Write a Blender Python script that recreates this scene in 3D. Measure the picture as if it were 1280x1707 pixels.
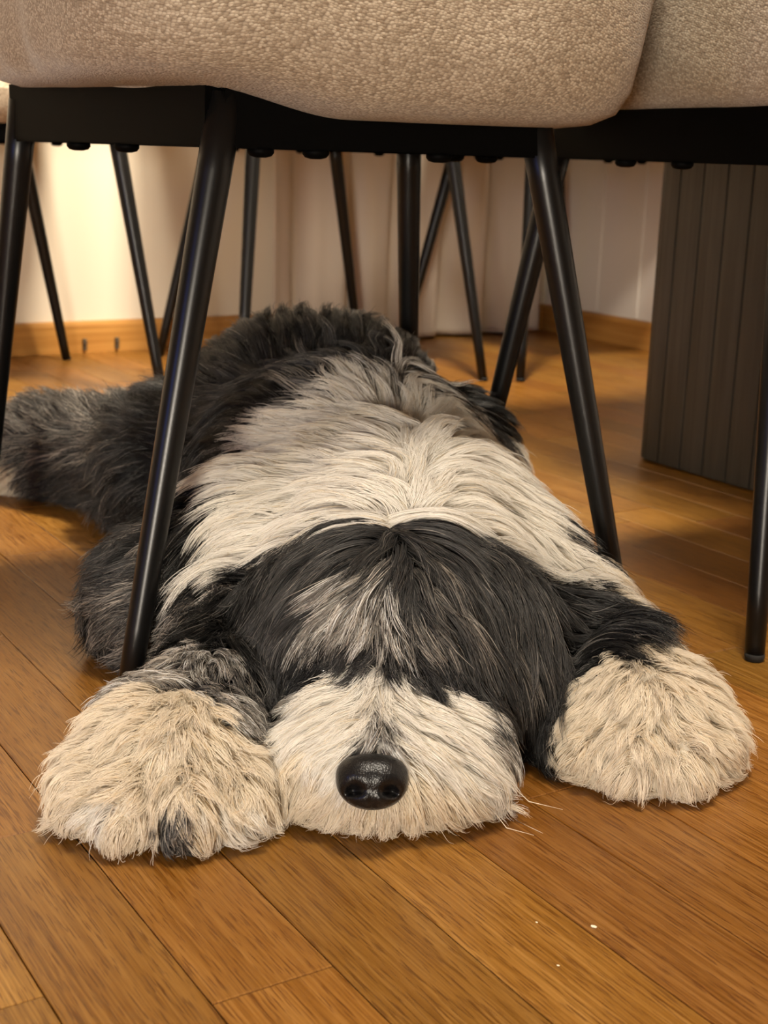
import bpy, bmesh, math, random
import numpy as np
from mathutils import Vector, Matrix

for o in list(bpy.data.objects):
    bpy.data.objects.remove(o, do_unlink=True)
SC = bpy.context.scene
COL = SC.collection
random.seed(7)

# ------------------------------------------------------------------ camera
FPX, PITCH, ROLL, CAM_H = 2300.0, math.radians(14.57), math.radians(1.84), 0.42
cp, sp, cr, sr = math.cos(PITCH), math.sin(PITCH), math.cos(ROLL), math.sin(ROLL)
_U = Vector((0, sp, cp)); _F = Vector((0, cp, -sp)); _X = Vector((1, 0, 0))
_right = _X * cr + _U * sr
_up = _U * cr - _X * sr
cam_data = bpy.data.cameras.new('camera')
cam_data.sensor_fit = 'VERTICAL'
cam_data.sensor_height = 36.0
cam_data.lens = 36.0 * FPX / 1707.0
cam_data.clip_start = 0.02
cam_data.dof.use_dof = True
cam_data.dof.focus_distance = 0.95
cam_data.dof.aperture_fstop = 13.0
cam = bpy.data.objects.new('camera', cam_data)
COL.objects.link(cam)
M3 = Matrix((_right, _up, -_F)).transposed()
cam.matrix_world = Matrix.Translation((0, 0, CAM_H)) @ M3.to_4x4()
SC.camera = cam

# ------------------------------------------------------------------ room frame
RA = math.radians(32.26)
UR = Vector((math.cos(RA), math.sin(RA), 0)); VR = Vector((math.sin(RA), -math.cos(RA), 0))
def W(u, v, z=0.0):
    return UR * u + VR * v + Vector((0, 0, z))
U0, U1, V0, V1, ZC = -2.5, 2.2, -2.76, 2.3, 2.5      # the room's walls and ceiling

# ------------------------------------------------------------------ world, lights, exposure
world = bpy.data.worlds.new('world'); SC.world = world
world.use_nodes = True
bg = world.node_tree.nodes['Background']
bg.inputs['Color'].default_value = (0.05, 0.06, 0.09, 1)
bg.inputs['Strength'].default_value = 0.3

def area(name, loc, target, power, size, color, size_y=None):
    l = bpy.data.lights.new(name, 'AREA'); l.energy = power; l.color = color
    l.shape = 'RECTANGLE' if size_y else 'DISK'; l.size = size
    if size_y: l.size_y = size_y
    o = bpy.data.objects.new(name, l); COL.objects.link(o)
    o.location = loc
    o.rotation_euler = (Vector(target) - Vector(loc)).to_track_quat('-Z', 'Y').to_euler()
    return o
WARM = (1.0, 0.89, 0.74)
area('ceiling_lamp_light', (0.25, 0.45, 2.42), (0.1, 0.80, 0), 50, 0.5, WARM)
area('low_front_fill', (-0.45, -1.75, 0.50), (0.0, 1.15, 0.18), 64, 0.5, WARM)  # unseen low light behind the camera, added to reach the dog's front
area('pendant_lamp_light', W(1.02, -1.55, 1.70), W(1.05, -2.3, 0), 60, 0.24, (1.0, 0.88, 0.70))
area('blue_streak_light', (-1.45, -0.35, 0.66), (-0.16, 1.02, 0.19), 2.4, 0.42, (0.10, 0.24, 1.0), 0.20)  # stand-in for an unseen blue source, placed for the streak on the leg

SC.view_settings.view_transform = 'Standard'
SC.view_settings.look = 'None'
SC.view_settings.gamma = 1.0
SC.view_settings.use_curve_mapping = False
SC.view_settings.exposure = 0.22
SC.cycles.use_denoising = True
SC.cycles.max_bounces = 5
SC.cycles.diffuse_bounces = 4
SC.cycles.use_adaptive_sampling = True
SC.cycles.adaptive_threshold = 0.06
SC.cycles.adaptive_min_samples = 12
SC.cycles.use_light_tree = False
SC.cycles.caustics_reflective = False
SC.cycles.caustics_refractive = False
SC.cycles.transparent_max_bounces = 8

# ------------------------------------------------------------------ helpers
def link(o, parent=None):
    COL.objects.link(o)
    if parent is not None: o.parent = parent
    return o
def tag(o, label=None, cat=None, group=None, kind=None):
    if label: o['label'] = label
    if cat: o['category'] = cat
    if group: o['group'] = group
    if kind: o['kind'] = kind
    return o
def obj(name, bm, mat, parent=None, smooth=False):
    me = bpy.data.meshes.new(name)
    bmesh.ops.recalc_face_normals(bm, faces=bm.faces)
    bm.to_mesh(me); bm.free()
    if mat: me.materials.append(mat)
    if smooth:
        me.polygons.foreach_set('use_smooth', [True] * len(me.polygons))
    return link(bpy.data.objects.new(name, me), parent)
def empty(name, loc=(0, 0, 0), rz=0.0):
    o = bpy.data.objects.new(name, None); o.empty_display_size = 0.1
    o.location = loc; o.rotation_euler = (0, 0, rz)
    return link(o)
def frame_box(bm, a, b, c, o):
    """box from corner o along vectors a, b, c"""
    o = Vector(o); a = Vector(a); b = Vector(b); c = Vector(c)
    v = [bm.verts.new(o + a * i + b * j + c * k) for k in (0, 1) for j in (0, 1) for i in (0, 1)]
    for q in ((0, 1, 3, 2), (4, 5, 7, 6), (0, 1, 5, 4), (2, 3, 7, 6), (0, 2, 6, 4), (1, 3, 7, 5)):
        bm.faces.new([v[i] for i in q])
def box(x0, x1, y0, y1, z0, z1, bevel=0.0, seg=2):
    bm = bmesh.new()
    frame_box(bm, (x1 - x0, 0, 0), (0, y1 - y0, 0), (0, 0, z1 - z0), (x0, y0, z0))
    if bevel:
        bmesh.ops.bevel(bm, geom=list(bm.edges), offset=bevel, segments=seg, affect='EDGES', profile=0.5)
    return bm
def tube(bm, pts, radii, n=16, caps=True):
    rings = []
    P = [Vector(p) for p in pts]
    for i, p in enumerate(P):
        d = (P[min(i + 1, len(P) - 1)] - P[max(i - 1, 0)]).normalized()
        x = d.orthogonal().normalized(); y = d.cross(x)
        rings.append([bm.verts.new(p + (x * math.cos(2 * math.pi * k / n) + y * math.sin(2 * math.pi * k / n)) * radii[i]) for k in range(n)])
        if i:   # keep the rings aligned
            a, b = rings[-2], rings[-1]
            best = min(range(n), key=lambda s: sum((a[k].co - b[(k + s) % n].co).length for k in range(0, n, 4)))
            rings[-1] = b[best:] + b[:best]
    for a, b in zip(rings, rings[1:]):
        for k in range(n):
            bm.faces.new((a[k], a[(k + 1) % n], b[(k + 1) % n], b[k]))
    if caps:
        bm.faces.new(rings[0][::-1]); bm.faces.new(rings[-1])

# ------------------------------------------------------------------ material helpers
class Mat:
    def __init__(s, name):
        s.m = bpy.data.materials.new(name); s.m.use_nodes = True
        s.t = s.m.node_tree; s.n = s.t.nodes; s.b = s.n['Principled BSDF']
    def node(s, typ, **kw):
        nd = s.n.new(typ)
        for k, v in kw.items():
            if k.startswith('_'): setattr(nd, k[1:], v)
        return nd
    def l(s, a, b): s.t.links.new(a, b)
    def ramp(s, fac, stops, interp='LINEAR'):
        r = s.n.new('ShaderNodeValToRGB'); r.color_ramp.interpolation = interp
        e = r.color_ramp.elements
        while len(e) < len(stops): e.new(0.5)
        for q, (p, c) in zip(e, stops): q.position = p; q.color = (*c, 1)
        s.l(fac, r.inputs['Fac']); return r.outputs['Color']
    def noise(s, vec, scale, detail=4, rough=0.55, dist=0.0):
        t = s.n.new('ShaderNodeTexNoise'); t.inputs['Scale'].default_value = scale
        t.inputs['Detail'].default_value = detail; t.inputs['Roughness'].default_value = rough
        t.inputs['Distortion'].default_value = dist
        if vec is not None: s.l(vec, t.inputs['Vector'])
        return t.outputs['Fac']
    def mapping(s, vec, scale=(1, 1, 1), rot=(0, 0, 0)):
        m = s.n.new('ShaderNodeMapping'); m.inputs['Scale'].default_value = scale; m.inputs['Rotation'].default_value = rot
        s.l(vec, m.inputs['Vector']); return m.outputs['Vector']
    def coord(s, which='Object'):
        return s.n.new('ShaderNodeTexCoord').outputs[which]
    def math(s, op, a, b=None):
        m = s.n.new('ShaderNodeMath'); m.operation = op
        for i, x in enumerate((a, b)):
            if x is None: continue
            if isinstance(x, (int, float)): m.inputs[i].default_value = x
            else: s.l(x, m.inputs[i])
        return m.outputs[0]
    def mix(s, fac, a, b, blend='MIX'):
        m = s.n.new('ShaderNodeMix'); m.data_type = 'RGBA'; m.blend_type = blend
        for sock, x in ((m.inputs[0], fac), (m.inputs[6], a), (m.inputs[7], b)):
            if isinstance(x, (int, float)): sock.default_value = x
            elif isinstance(x, tuple): sock.default_value = (*x, 1)
            else: s.l(x, sock)
        return m.outputs[2]
    def bump(s, h, strength, dist):
        b = s.n.new('ShaderNodeBump'); b.inputs['Strength'].default_value = strength; b.inputs['Distance'].default_value = dist
        s.l(h, b.inputs['Height']); s.l(b.outputs[0], s.b.inputs['Normal'])
    def set(s, **kw):
        for k, v in kw.items():
            i = s.b.inputs[k.replace('_', ' ')]
            if isinstance(v, tuple): i.default_value = (*v, 1)
            elif isinstance(v, (int, float)): i.default_value = v
            else: s.l(v, i)
        return s

def mat_wood_floor():
    m = Mat('oak_parquet')
    oi = m.n.new('ShaderNodeObjectInfo')
    co = m.coord('Object')
    off = m.n.new('ShaderNodeVectorMath'); off.operation = 'ADD'
    cmb = m.n.new('ShaderNodeCombineXYZ')
    m.l(m.math('MULTIPLY', oi.outputs['Random'], 37.0), cmb.inputs[0]); m.l(m.math('MULTIPLY', oi.outputs['Random'], 91.0), cmb.inputs[1]); m.l(m.math('MULTIPLY', oi.outputs['Random'], 13.0), cmb.inputs[2])
    m.l(co, off.inputs[0]); m.l(cmb.outputs[0], off.inputs[1])
    v = off.outputs[0]
    # plank length runs along local Y
    fine = m.noise(m.mapping(v, (640, 11, 60)), 1.0, 5, 0.65)
    pores = m.noise(m.mapping(v, (820, 40, 60)), 1.0, 2, 0.5)
    broad = m.noise(m.mapping(v, (38, 3.2, 10)), 1.0, 4, 0.6, 0.6)
    blotch = m.noise(m.mapping(v, (12, 6, 6)), 1.0, 3, 0.5)
    base = m.ramp(broad, [(0.30, (0.205, 0.090, 0.019)), (0.50, (0.315, 0.152, 0.039)), (0.70, (0.420, 0.222, 0.068))])
    c = m.mix(0.5, base, m.ramp(fine, [(0.36, (0.150, 0.060, 0.013)), (0.50, (0.38, 0.190, 0.054)), (0.66, (0.60, 0.340, 0.120))]))
    pm = m.ramp(pores, [(0.555, (0, 0, 0)), (0.635, (1, 1, 1))])
    c = m.mix(m.math('MULTIPLY', pm, 0.72), c, (0.120, 0.043, 0.010))
    c = m.mix(m.ramp(blotch, [(0.35, (0, 0, 0)), (0.8, (0.30, 0.30, 0.30))]), c, (0.29, 0.120, 0.024))
    val = m.n.new('ShaderNodeHueSaturation')
    rv = m.math('FRACT', m.math('MULTIPLY', oi.outputs['Random'], 7.77))
    m.l(m.math('ADD', 0.58, m.math('MULTIPLY', rv, 0.20)), val.inputs['Value'])
    m.l(m.math('ADD', 0.491, m.math('MULTIPLY', oi.outputs['Random'], 0.012)), val.inputs['Hue'])
    val.inputs['Saturation'].default_value = 1.08
    m.l(c, val.inputs['Color'])
    m.set(Base_Color=val.outputs[0], Specular_IOR_Level=0.42, Roughness=m.math('ADD', 0.25, m.math('MULTIPLY', fine, 0.22)))
    h = m.math('SUBTRACT', m.math('MULTIPLY', fine, 0.5), m.math('MULTIPLY', pm, 0.6))
    m.bump(h, 0.20, 0.0007)
    return m.m
def mat_wood_trim():
    m = Mat('orange_wood_trim')
    v = m.coord('Object')
    g = m.noise(m.mapping(v, (3, 3, 90)), 1.0, 4)
    m.set(Base_Color=m.ramp(g, [(0.3, (0.36, 0.155, 0.030)), (0.7, (0.52, 0.26, 0.065))]), Roughness=0.38)
    return m.m
def mat_paint(name, col, bumpy=0.15):
    m = Mat(name)
    v = m.coord('Object')
    n = m.noise(v, 180, 3)
    big = m.noise(v, 2.0, 2)
    c = m.mix(m.math('MULTIPLY', big, 0.10), col, tuple(x * 0.85 for x in col))
    m.set(Base_Color=c, Roughness=0.75, Specular_IOR_Level=0.25)
    m.bump(n, bumpy, 0.001)
    return m.m
def mat_black_metal():
    m = Mat('black_powder_coat')
    v = m.coord('Object')
    n = m.noise(v, 900, 2)
    m.set(Base_Color=(0.0045, 0.0042, 0.004), Roughness=m.math('ADD', 0.27, m.math('MULTIPLY', n, 0.10)), Specular_IOR_Level=0.32)
    m.bump(n, 0.06, 0.0004)
    return m.m
def mat_fabric():
    m = Mat('beige_woven_fabric')
    uv = m.coord('UV')
    def cells(sx, sy, rnd, rot):
        v = m.n.new('ShaderNodeTexVoronoi'); v.voronoi_dimensions = '2D'; v.inputs['Scale'].default_value = 1.0
        v.inputs['Randomness'].default_value = rnd
        m.l(m.mapping(uv, (sx, sy, 1), (0, 0, rot)), v.inputs['Vector']); return v
    a = cells(330, 570, 0.72, 0.25)
    br = m.n.new('ShaderNodeSeparateColor'); m.l(a.outputs['Color'], br.inputs[0])
    dist = a.outputs['Distance']
    slub = m.noise(m.mapping(uv, (90, 900, 1)), 1.0, 4, 0.65)
    soft = m.noise(m.mapping(uv, (9, 14, 1)), 1.0, 3)
    c = m.ramp(br.outputs[0], [(0.0, (0.235, 0.180, 0.122)), (0.5, (0.360, 0.292, 0.210)), (1.0, (0.540, 0.460, 0.350))])
    c = m.mix(m.ramp(dist, [(0.30, (0, 0, 0)), (0.75, (0.75, 0.75, 0.75))]), c, (0.16, 0.118, 0.082))
    c = m.mix(m.ramp(slub, [(0.45, (0, 0, 0)), (0.75, (0.40, 0.40, 0.40))]), c, (0.52, 0.44, 0.34))
    c = m.mix(m.ramp(soft, [(0.35, (0.0, 0.0, 0.0)), (0.75, (0.28, 0.28, 0.28))]), c, (0.30, 0.235, 0.175))
    m.set(Base_Color=c, Roughness=0.9, Specular_IOR_Level=0.15, Sheen_Weight=0.2, Sheen_Roughness=0.4)
    h = m.math('ADD', m.math('MULTIPLY', m.math('SUBTRACT', 1.0, dist), 0.9), m.math('MULTIPLY', slub, 0.5))
    m.bump(h, 0.5, 0.0012)
    return m.m
def mat_shaded_black():  # darker than the legs' black: shade under the seat put into the colour
    m = Mat('shaded_black_frame')
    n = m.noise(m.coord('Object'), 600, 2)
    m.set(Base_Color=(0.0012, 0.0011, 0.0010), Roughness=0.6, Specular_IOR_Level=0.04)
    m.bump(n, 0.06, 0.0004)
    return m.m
def mat_slat():
    m = Mat('dark_stained_slat')
    v = m.coord('Object')
    g = m.noise(m.mapping(v, (160, 160, 4)), 1.0, 4)
    m.set(Base_Color=m.ramp(g, [(0.3, (0.026, 0.021, 0.016)), (0.7, (0.044, 0.037, 0.030))]), Roughness=0.55, Specular_IOR_Level=0.3)
    m.bump(g, 0.1, 0.0008)
    return m.m
def mat_plain(name, col, rough=0.5, metal=0.0):
    m = Mat(name)
    v = m.coord('Object')
    n = m.noise(v, 60, 3)
    m.set(Base_Color=m.mix(m.math('MULTIPLY', n, 0.3), col, tuple(x * 0.7 for x in col)), Roughness=rough, Metallic=metal)
    return m.m
def mat_curtain():
    m = Mat('off_white_curtain_cloth')
    v = m.coord('Object')
    n = m.noise(m.mapping(v, (700, 700, 700)), 1.0, 2)
    m.set(Base_Color=m.mix(m.math('MULTIPLY', n, 0.35), (0.70, 0.62, 0.52), (0.58, 0.51, 0.43)), Roughness=0.85, Specular_IOR_Level=0.15, Sheen_Weight=0.2)
    m.bump(n, 0.1, 0.0006)
    return m.m
MT = dict(floor=mat_wood_floor(), trim=mat_wood_trim(), wall=mat_paint('cream_wall_paint', (0.74, 0.655, 0.52)), white=mat_paint('white_panel_paint', (0.76, 0.72, 0.66), 0.05),
          metal=mat_black_metal(), frame=mat_shaded_black(), fabric=mat_fabric(), slat=mat_slat(), gap=mat_plain('black_groove', (0.008, 0.007, 0.006), 0.8),
          curtain=mat_curtain(), clip=mat_plain('dull_metal_clip', (0.16, 0.13, 0.09), 0.4, 0.6), crumb=mat_plain('pale_crumb', (0.85, 0.75, 0.55), 0.7),
          ceil=mat_paint('ceiling_paint', (0.55, 0.50, 0.43)), taupe=mat_paint('bounce_cutting_taupe', (0.26, 0.22, 0.18)), joint=mat_plain('dark_joint_filler', (0.055, 0.024, 0.008), 0.8))  # ceiling and taupe wall tones darkened to cut bounced light
# ================================================================== the room
def room_slab(name, u0, u1, v0, v1, z0, z1, mat, label):
    bm = bmesh.new()
    frame_box(bm, UR * (u1 - u0), VR * (v1 - v0), Vector((0, 0, z1 - z0)), W(u0, v0, z0))
    o = obj(name, bm, mat)
    return tag(o, label, name.split('_')[0], kind='structure')
T = 0.12
floor = room_slab('floor', U0 - T, U1 + T, V0 - T, V1 + T, -0.12, -0.013, MT['joint'], 'golden oak parquet floor laid in long staggered planks')
wall_l = room_slab('wall_left', U0 - T, U1 + T, V0 - T, V0, -0.02, ZC, MT['wall'], 'cream painted wall behind the far row of chairs')
wall_r = room_slab('wall_right', U1, U1 + T, V0, V1, -0.02, ZC, MT['white'], 'white panelled wall right of the curtain')
wall_b = room_slab('wall_back', U0 - T, U1 + T, V1, V1 + T, -0.02, ZC, MT['taupe'], 'wall behind the viewer, toned dark to cut bounced light')
wall_s = room_slab('wall_side', U0 - T, U0, V0, V1, -0.02, ZC, MT['taupe'], 'side wall out of view, toned dark to cut bounced light')
ceiling = room_slab('ceiling', U0 - T, U1 + T, V0 - T, V1 + T, ZC, ZC + T, MT['ceil'], 'pale flat ceiling out of view')

# baseboards: plank with a rounded top edge
def baseboard(name, p, d, nrm, length, label):
    bm = bmesh.new()
    prof = [(0, 0.0), (0.016, 0.0), (0.016, 0.054), (0.0145, 0.060), (0.010, 0.064), (0, 0.065)]
    a = [bm.verts.new(p + nrm * x + Vector((0, 0, z))) for x, z in prof]
    b = [bm.verts.new(p + d * length + nrm * x + Vector((0, 0, z))) for x, z in prof]
    n = len(prof)
    for i in range(n):
        bm.faces.new((a[i], a[(i + 1) % n], b[(i + 1) % n], b[i]))
    bm.faces.new(a); bm.faces.new(b[::-1])
    return tag(obj(name, bm, MT['trim']), label, 'baseboard', kind='structure')
baseboard('baseboard_left', W(U0, V0, 0.0), UR, VR, U1 - U0, 'orange wooden baseboard along the cream wall')
baseboard('baseboard_right', W(U1, V0 + 0.016, 0.0), VR, -UR, V1 - V0 - 0.016, 'orange wooden baseboard along the white panelled wall')

# slim upright beads on the panelled wall
for i, v in enumerate(np.arange(V0 + 0.055, V1, 0.142)):
    bm = bmesh.new()
    frame_box(bm, -UR * 0.006, VR * 0.010, Vector((0, 0, ZC - 0.068)), W(U1, v, 0.066))
    bmesh.ops.bevel(bm, geom=list(bm.edges), offset=0.002, segments=1, affect='EDGES')
    obj('panel_bead', bm, MT['white'], wall_r)

# ------------------------------------------------------------------ parquet planks, seams run along VR
PW, PL, PU = 0.0709, 0.58, 0.1898
def plank_mesh(length, name='plank'):
    bm = bmesh.new()
    w, l, t, b = PW - 0.0006, length - 0.0006, 0.013, 0.0007
    # top face inset by a small chamfer, sides, no bottom (it lies on the sub-floor)
    lo = [bm.verts.new((x, y, -t)) for x, y in ((-w/2, -l/2), (w/2, -l/2), (w/2, l/2), (-w/2, l/2))]
    md = [bm.verts.new((x, y, -b)) for x, y in ((-w/2, -l/2), (w/2, -l/2), (w/2, l/2), (-w/2, l/2))]
    tp = [bm.verts.new((x, y, 0)) for x, y in ((-w/2+b, -l/2+b), (w/2-b, -l/2+b), (w/2-b, l/2-b), (-w/2+b, l/2-b))]
    for A, B in ((lo, md), (md, tp)):
        for i in range(4): bm.faces.new((A[i], A[(i + 1) % 4], B[(i + 1) % 4], B[i]))
    bm.faces.new(tp); bm.faces.new(lo[::-1])
    bmesh.ops.recalc_face_normals(bm, faces=bm.faces)
    me = bpy.data.meshes.new(name); bm.to_mesh(me); bm.free(); me.materials.append(MT['floor'])
    return me
plank_me = plank_mesh(PL)
yaw_p = math.atan2(-VR.x, VR.y)                 # local +Y onto VR
rng = random.Random(3)
known = {0: -0.609, 1: -0.783 - 0.0, 2: -0.561, 6: -0.669}       # seam joints seen in the photograph, by row (row k spans seams k-1 and k)
planks = []
k0 = int(math.floor((U0 - PU) / PW)); k1 = int(math.ceil((U1 - PU) / PW))
for k in range(k0, k1 + 1):
    uc = PU + PW * (k - 0.5)
    v_off = known.get(k, rng.random() * PL)
    v = v_off + PL / 2 + math.floor((V0 - v_off) / PL) * PL
    while v < V1 + PL / 2:
        planks.append((uc, v)); v += PL
def seen(u, v):
    best = 1e9
    for dv in (-0.28, -0.14, 0, 0.14, 0.28):
        p = W(u, v + dv, 0) - Vector((0, 0, CAM_H))
        z = p.dot(_F)
        if z < 0.3: continue
        x = FPX * p.dot(_right) / z; y = FPX * p.dot(_up) / z
        if abs(x) < 760 and -960 < y < 420: best = min(best, z)
    return best
ranked = sorted(planks, key=lambda q: seen(*q))
rest = []
for i, (u, v) in enumerate(ranked):
    if i < 290 and seen(u, v) < 1e8:
        o = bpy.data.objects.new('plank', plank_me)
        o.location = W(u, v, 0); o.rotation_euler = (0, 0, yaw_p)
        link(o, floor)
    else:
        rest.append((u, v))
bm = bmesh.new()
for (u, v) in rest:
    frame_box(bm, UR * (PW - 0.0006), VR * (PL - 0.0006), Vector((0, 0, 0.013)), W(u - PW / 2, v - PL / 2, -0.013))
bmesh.ops.transform(bm, matrix=Matrix.Rotation(-yaw_p, 4, 'Z'), verts=bm.verts)
o = obj('planks_beyond_view', bm, MT['floor'], floor); o.rotation_euler = (0, 0, yaw_p); o['kind'] = 'stuff'

# ------------------------------------------------------------------ curtain in the corner
def curtain(name, u0, u1, v, amp, nf, seed, label, group):
    rg = random.Random(seed)
    N, Mz, bm = 150, 24, bmesh.new()
    ph = [rg.uniform(0, 6.28) for _ in range(4)]
    front, back = [], []
    for j in range(Mz + 1):
        z = 0.006 + (ZC - 0.12) * (j / Mz) ** 1.6
        rowf = []
        for i in range(N + 1):
            s = i / N
            wob = 0.35 * math.sin(2 * math.pi * s * 2.3 + ph[0]) + 0.3 * math.sin(z * 2.2 + ph[1] + s * 3)
            d = amp * (math.sin(2 * math.pi * nf * s + wob * 1.6) + 0.35 * math.sin(4 * math.pi * nf * s + ph[2] + z * 0.8))
            rowf.append(bm.verts.new(W(u0 + (u1 - u0) * s + 0.35 * d, v + d, z)))
        front.append(rowf)
    for a, b in zip(front, front[1:]):
        for i in range(N): bm.faces.new((a[i], a[i + 1], b[i + 1], b[i]))
    o = obj(name, bm, MT['curtain'], smooth=True)
    md = o.modifiers.new('thickness', 'SOLIDIFY'); md.thickness = 0.003
    return tag(o, label, 'curtain', group)
curtain('curtain', 1.39, 2.15, -2.712, 0.018, 6.0, 4, 'off-white floor-length curtain hanging in the room corner behind the far chairs', None)

# two small clips on the left baseboard
for i, (u, lab) in enumerate(((0.985, 'small dull metal clip on the baseboard, the left one of two'), (1.055, 'small dull metal clip on the baseboard, the right one of two'))):
    r = empty('cable_clip', W(u, V0 + 0.016, 0.006), RA)
    bm = box(-0.004, 0.004, -0.009, 0.0, 0.0, 0.024, 0.0015, 1); obj('clip_body', bm, MT['clip'], r)
    bm = bmesh.new(); tube(bm, [(0, -0.0085, 0.015), (0, -0.0125, 0.015)], [0.003, 0.0026], 8); obj('screw', bm, MT['clip'], r)
    tag(r, lab, 'clip', 'clips on the baseboard')
# ================================================================== tub chairs
# local frame: +Y is the way the sitter looks, origin on the floor below the seat
LEGS = {'rl': (-.142, -.19, -.232, -.235), 'rr': (.142, -.19, .232, -.235), 'fl': (-.203, .18, -.253, .248), 'fr': (.203, .18, .253, .248)}
FZ0, FZ1 = 0.420, 0.474
def sup(t, a, bf, br, n):
    c, s = math.cos(t), math.sin(t)
    if n < 3 and c < 0: n = n + 1.3 * min(1, -c * 2)      # the left side is squarer
    b = bf if s > 0 else br
    r = (abs(c / a) ** n + abs(s / b) ** n) ** (-1 / n)
    return r * c, r * s
# outer shell profile: height, half width, front, rear
PROF = [(.4465, .150, .150, .185), (.4475, .195, .200, .235), (.451, .222, .230, .268), (.459, .240, .250, .288), (.475, .2505, .262, .300), (.500, .2555, .268, .307),
        (.540, .2595, .270, .313), (.60, .262, .27, .318)]
def shell_mesh():
    """upholstered tub: bulging base, then a wall that wraps the back and arms and ends in a rolled rim"""
    bm = bmesh.new(); uvl = bm.loops.layers.uv.new('uv')
    N = 128
    def lumps(t, z):
        return 0.0022 * math.sin(5 * t + 1.3) + 0.0016 * math.sin(11 * t + 40 * z) + 0.0012 * math.sin(17 * t - 25 * z)
    def rim(t):      # wall height by angle: high at the back, lower along the arms, open in front
        s = math.sin(t)
        k = 0.5 - 0.5 * s            # 1 at rear, 0 at front
        return 0.50 + 0.34 * max(0, min(1, (k - 0.12) / 0.75)) ** 0.8
    rows = []
    zs = [p[0] for p in PROF]
    def prof_at(z):
        if z >= zs[-1]:
            e = (z - zs[-1]); return tuple(PROF[-1][i] + e * (0.02, 0.0, 0.06)[i - 1] for i in (1, 2, 3))
        for a, b in zip(PROF, PROF[1:]):
            if a[0] <= z <= b[0]:
                f = (z - a[0]) / (b[0] - a[0]); return tuple(a[i] + (b[i] - a[i]) * f for i in (1, 2, 3))
        return PROF[0][1:]
    ring0 = None
    def ring(fn):
        return [bm.verts.new(fn(2 * math.pi * k / N)) for k in range(N)]
    for (z, a, bf, br) in PROF[:6]:
        def fn(t, z=z, a=a, bf=bf, br=br):
            l = lumps(t, z) if z > .4474 else 0
            x, y = sup(t, a + l, bf + l, br + l, 2.9)
            k = max(0, min(1, (-x - .04) / .13)); k = k * k * (3 - 2 * k)
            return (x, y, z + (0.0225 * k - .003) * max(0, 1 - (z - .4465) / .055))
        rows.append(ring(fn))
    for q in range(1, 9):
        def fn(t, q=q):
            z = 0.50 + (rim(t) - 0.50) * q / 8
            a, bf, br = prof_at(z); l = lumps(t, z)
            x, y = sup(t, a + l, bf + l, br + l, 2.9); return (x, y, z)
        rows.append(ring(fn))
    for (dr, dz) in ((-0.012, 0.014), (-0.030, 0.019), (-0.048, 0.012), (-0.058, -0.004)):
        def fn(t, dr=dr, dz=dz):
            z = rim(t); a, bf, br = prof_at(z); x, y = sup(t, a + dr, bf + dr, br + dr, 2.9); return (x, y, z + dz)
        rows.append(ring(fn))
    for q in range(1, 6):
        def fn(t, q=q):
            z0 = rim(t) - 0.004; z = z0 + (0.475 - z0) * q / 5
            a, bf, br = prof_at(max(z, .5)); x, y = sup(t, a - .06, bf - .06, br - .06 - 0.03 * (q / 5), 2.9); return (x, y, z)
        rows.append(ring(fn))
    ref = rows[6]; arc = [0.0]
    for k in range(N): arc.append(arc[-1] + (ref[(k + 1) % N].co - ref[k].co).length)
    run = [[0.0] * N]
    for A, B in zip(rows, rows[1:]):
        run.append([run[-1][k] + (A[k].co - B[k].co).length for k in range(N)])
    mean = [sum(r_) / N for r_ in run]
    for ri, (A, B) in enumerate(zip(rows, rows[1:])):
        for k in range(N):
            f = bm.faces.new((A[k], A[(k + 1) % N], B[(k + 1) % N], B[k]))
            for lp, (kk, r_) in zip(f.loops, ((k, ri), (k + 1, ri), (k + 1, ri + 1), (k, ri + 1))):
                lp[uvl].uv = (arc[kk], run[r_][kk % N])
    bm.faces.new(rows[0][::-1]); bm.faces.new(rows[-1])
    return bm
def cushion_mesh():
    bm = bmesh.new(); uvl = bm.loops.layers.uv.new('uv'); N = 96; rows = []
    for (z, s) in ((.462, .88), (.468, .96), (.485, 1.0), (.505, 1.0), (.52, .97), (.528, .88), (.532, .6), (.534, .2)):
        rows.append([bm.verts.new((*[c * s for c in sup(2 * math.pi * k / N, .195, .25, .20, 3.2)], z)) for k in range(N)])
    for A, B in zip(rows, rows[1:]):
        for k in range(N): bm.faces.new((A[k], A[(k + 1) % N], B[(k + 1) % N], B[k]))
    bm.faces.new(rows[0][::-1]); bm.faces.new(rows[-1])
    for f in bm.faces:
        for lp in f.loops: lp[uvl].uv = (lp.vert.co.x, lp.vert.co.y + lp.vert.co.z)
    return bm
def piping_mesh(side):
    bm = bmesh.new()
    t = math.radians(-90 + side * 50); pts = []
    for q in range(0, 15):
        z = .492 + (.76 - .492) * q / 14
        for a, b in zip(PROF, PROF[1:]):
            if a[0] <= z <= b[0] or b is PROF[-1]:
                f = min(1.3, (z - a[0]) / (b[0] - a[0])); pr = [a[i] + (b[i] - a[i]) * f for i in (1, 2, 3)]; break
        x, y = sup(t, pr[0] + .001, pr[1] + .001, pr[2] + .001, 2.9); pts.append((x, y, z))
    tube(bm, pts, [.0013] * len(pts), 8); return bm
def leg_mesh(x, y, X, Y, top_z=0.458, r0=.0142, r1=.0088):
    bm = bmesh.new()
    pts, rad = [], []
    z_bot = 0.004
    for q in range(0, 9):
        f = q / 8; z = top_z + (z_bot - top_z) * f
        g = (FZ0 - z) / FZ0
        pts.append((x + (X - x) * g, y + (Y - y) * g, z)); rad.append(r0 + (r1 - r0) * f)
    tube(bm, pts, rad, 24); return bm
SHELL = CUSH = None
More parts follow.
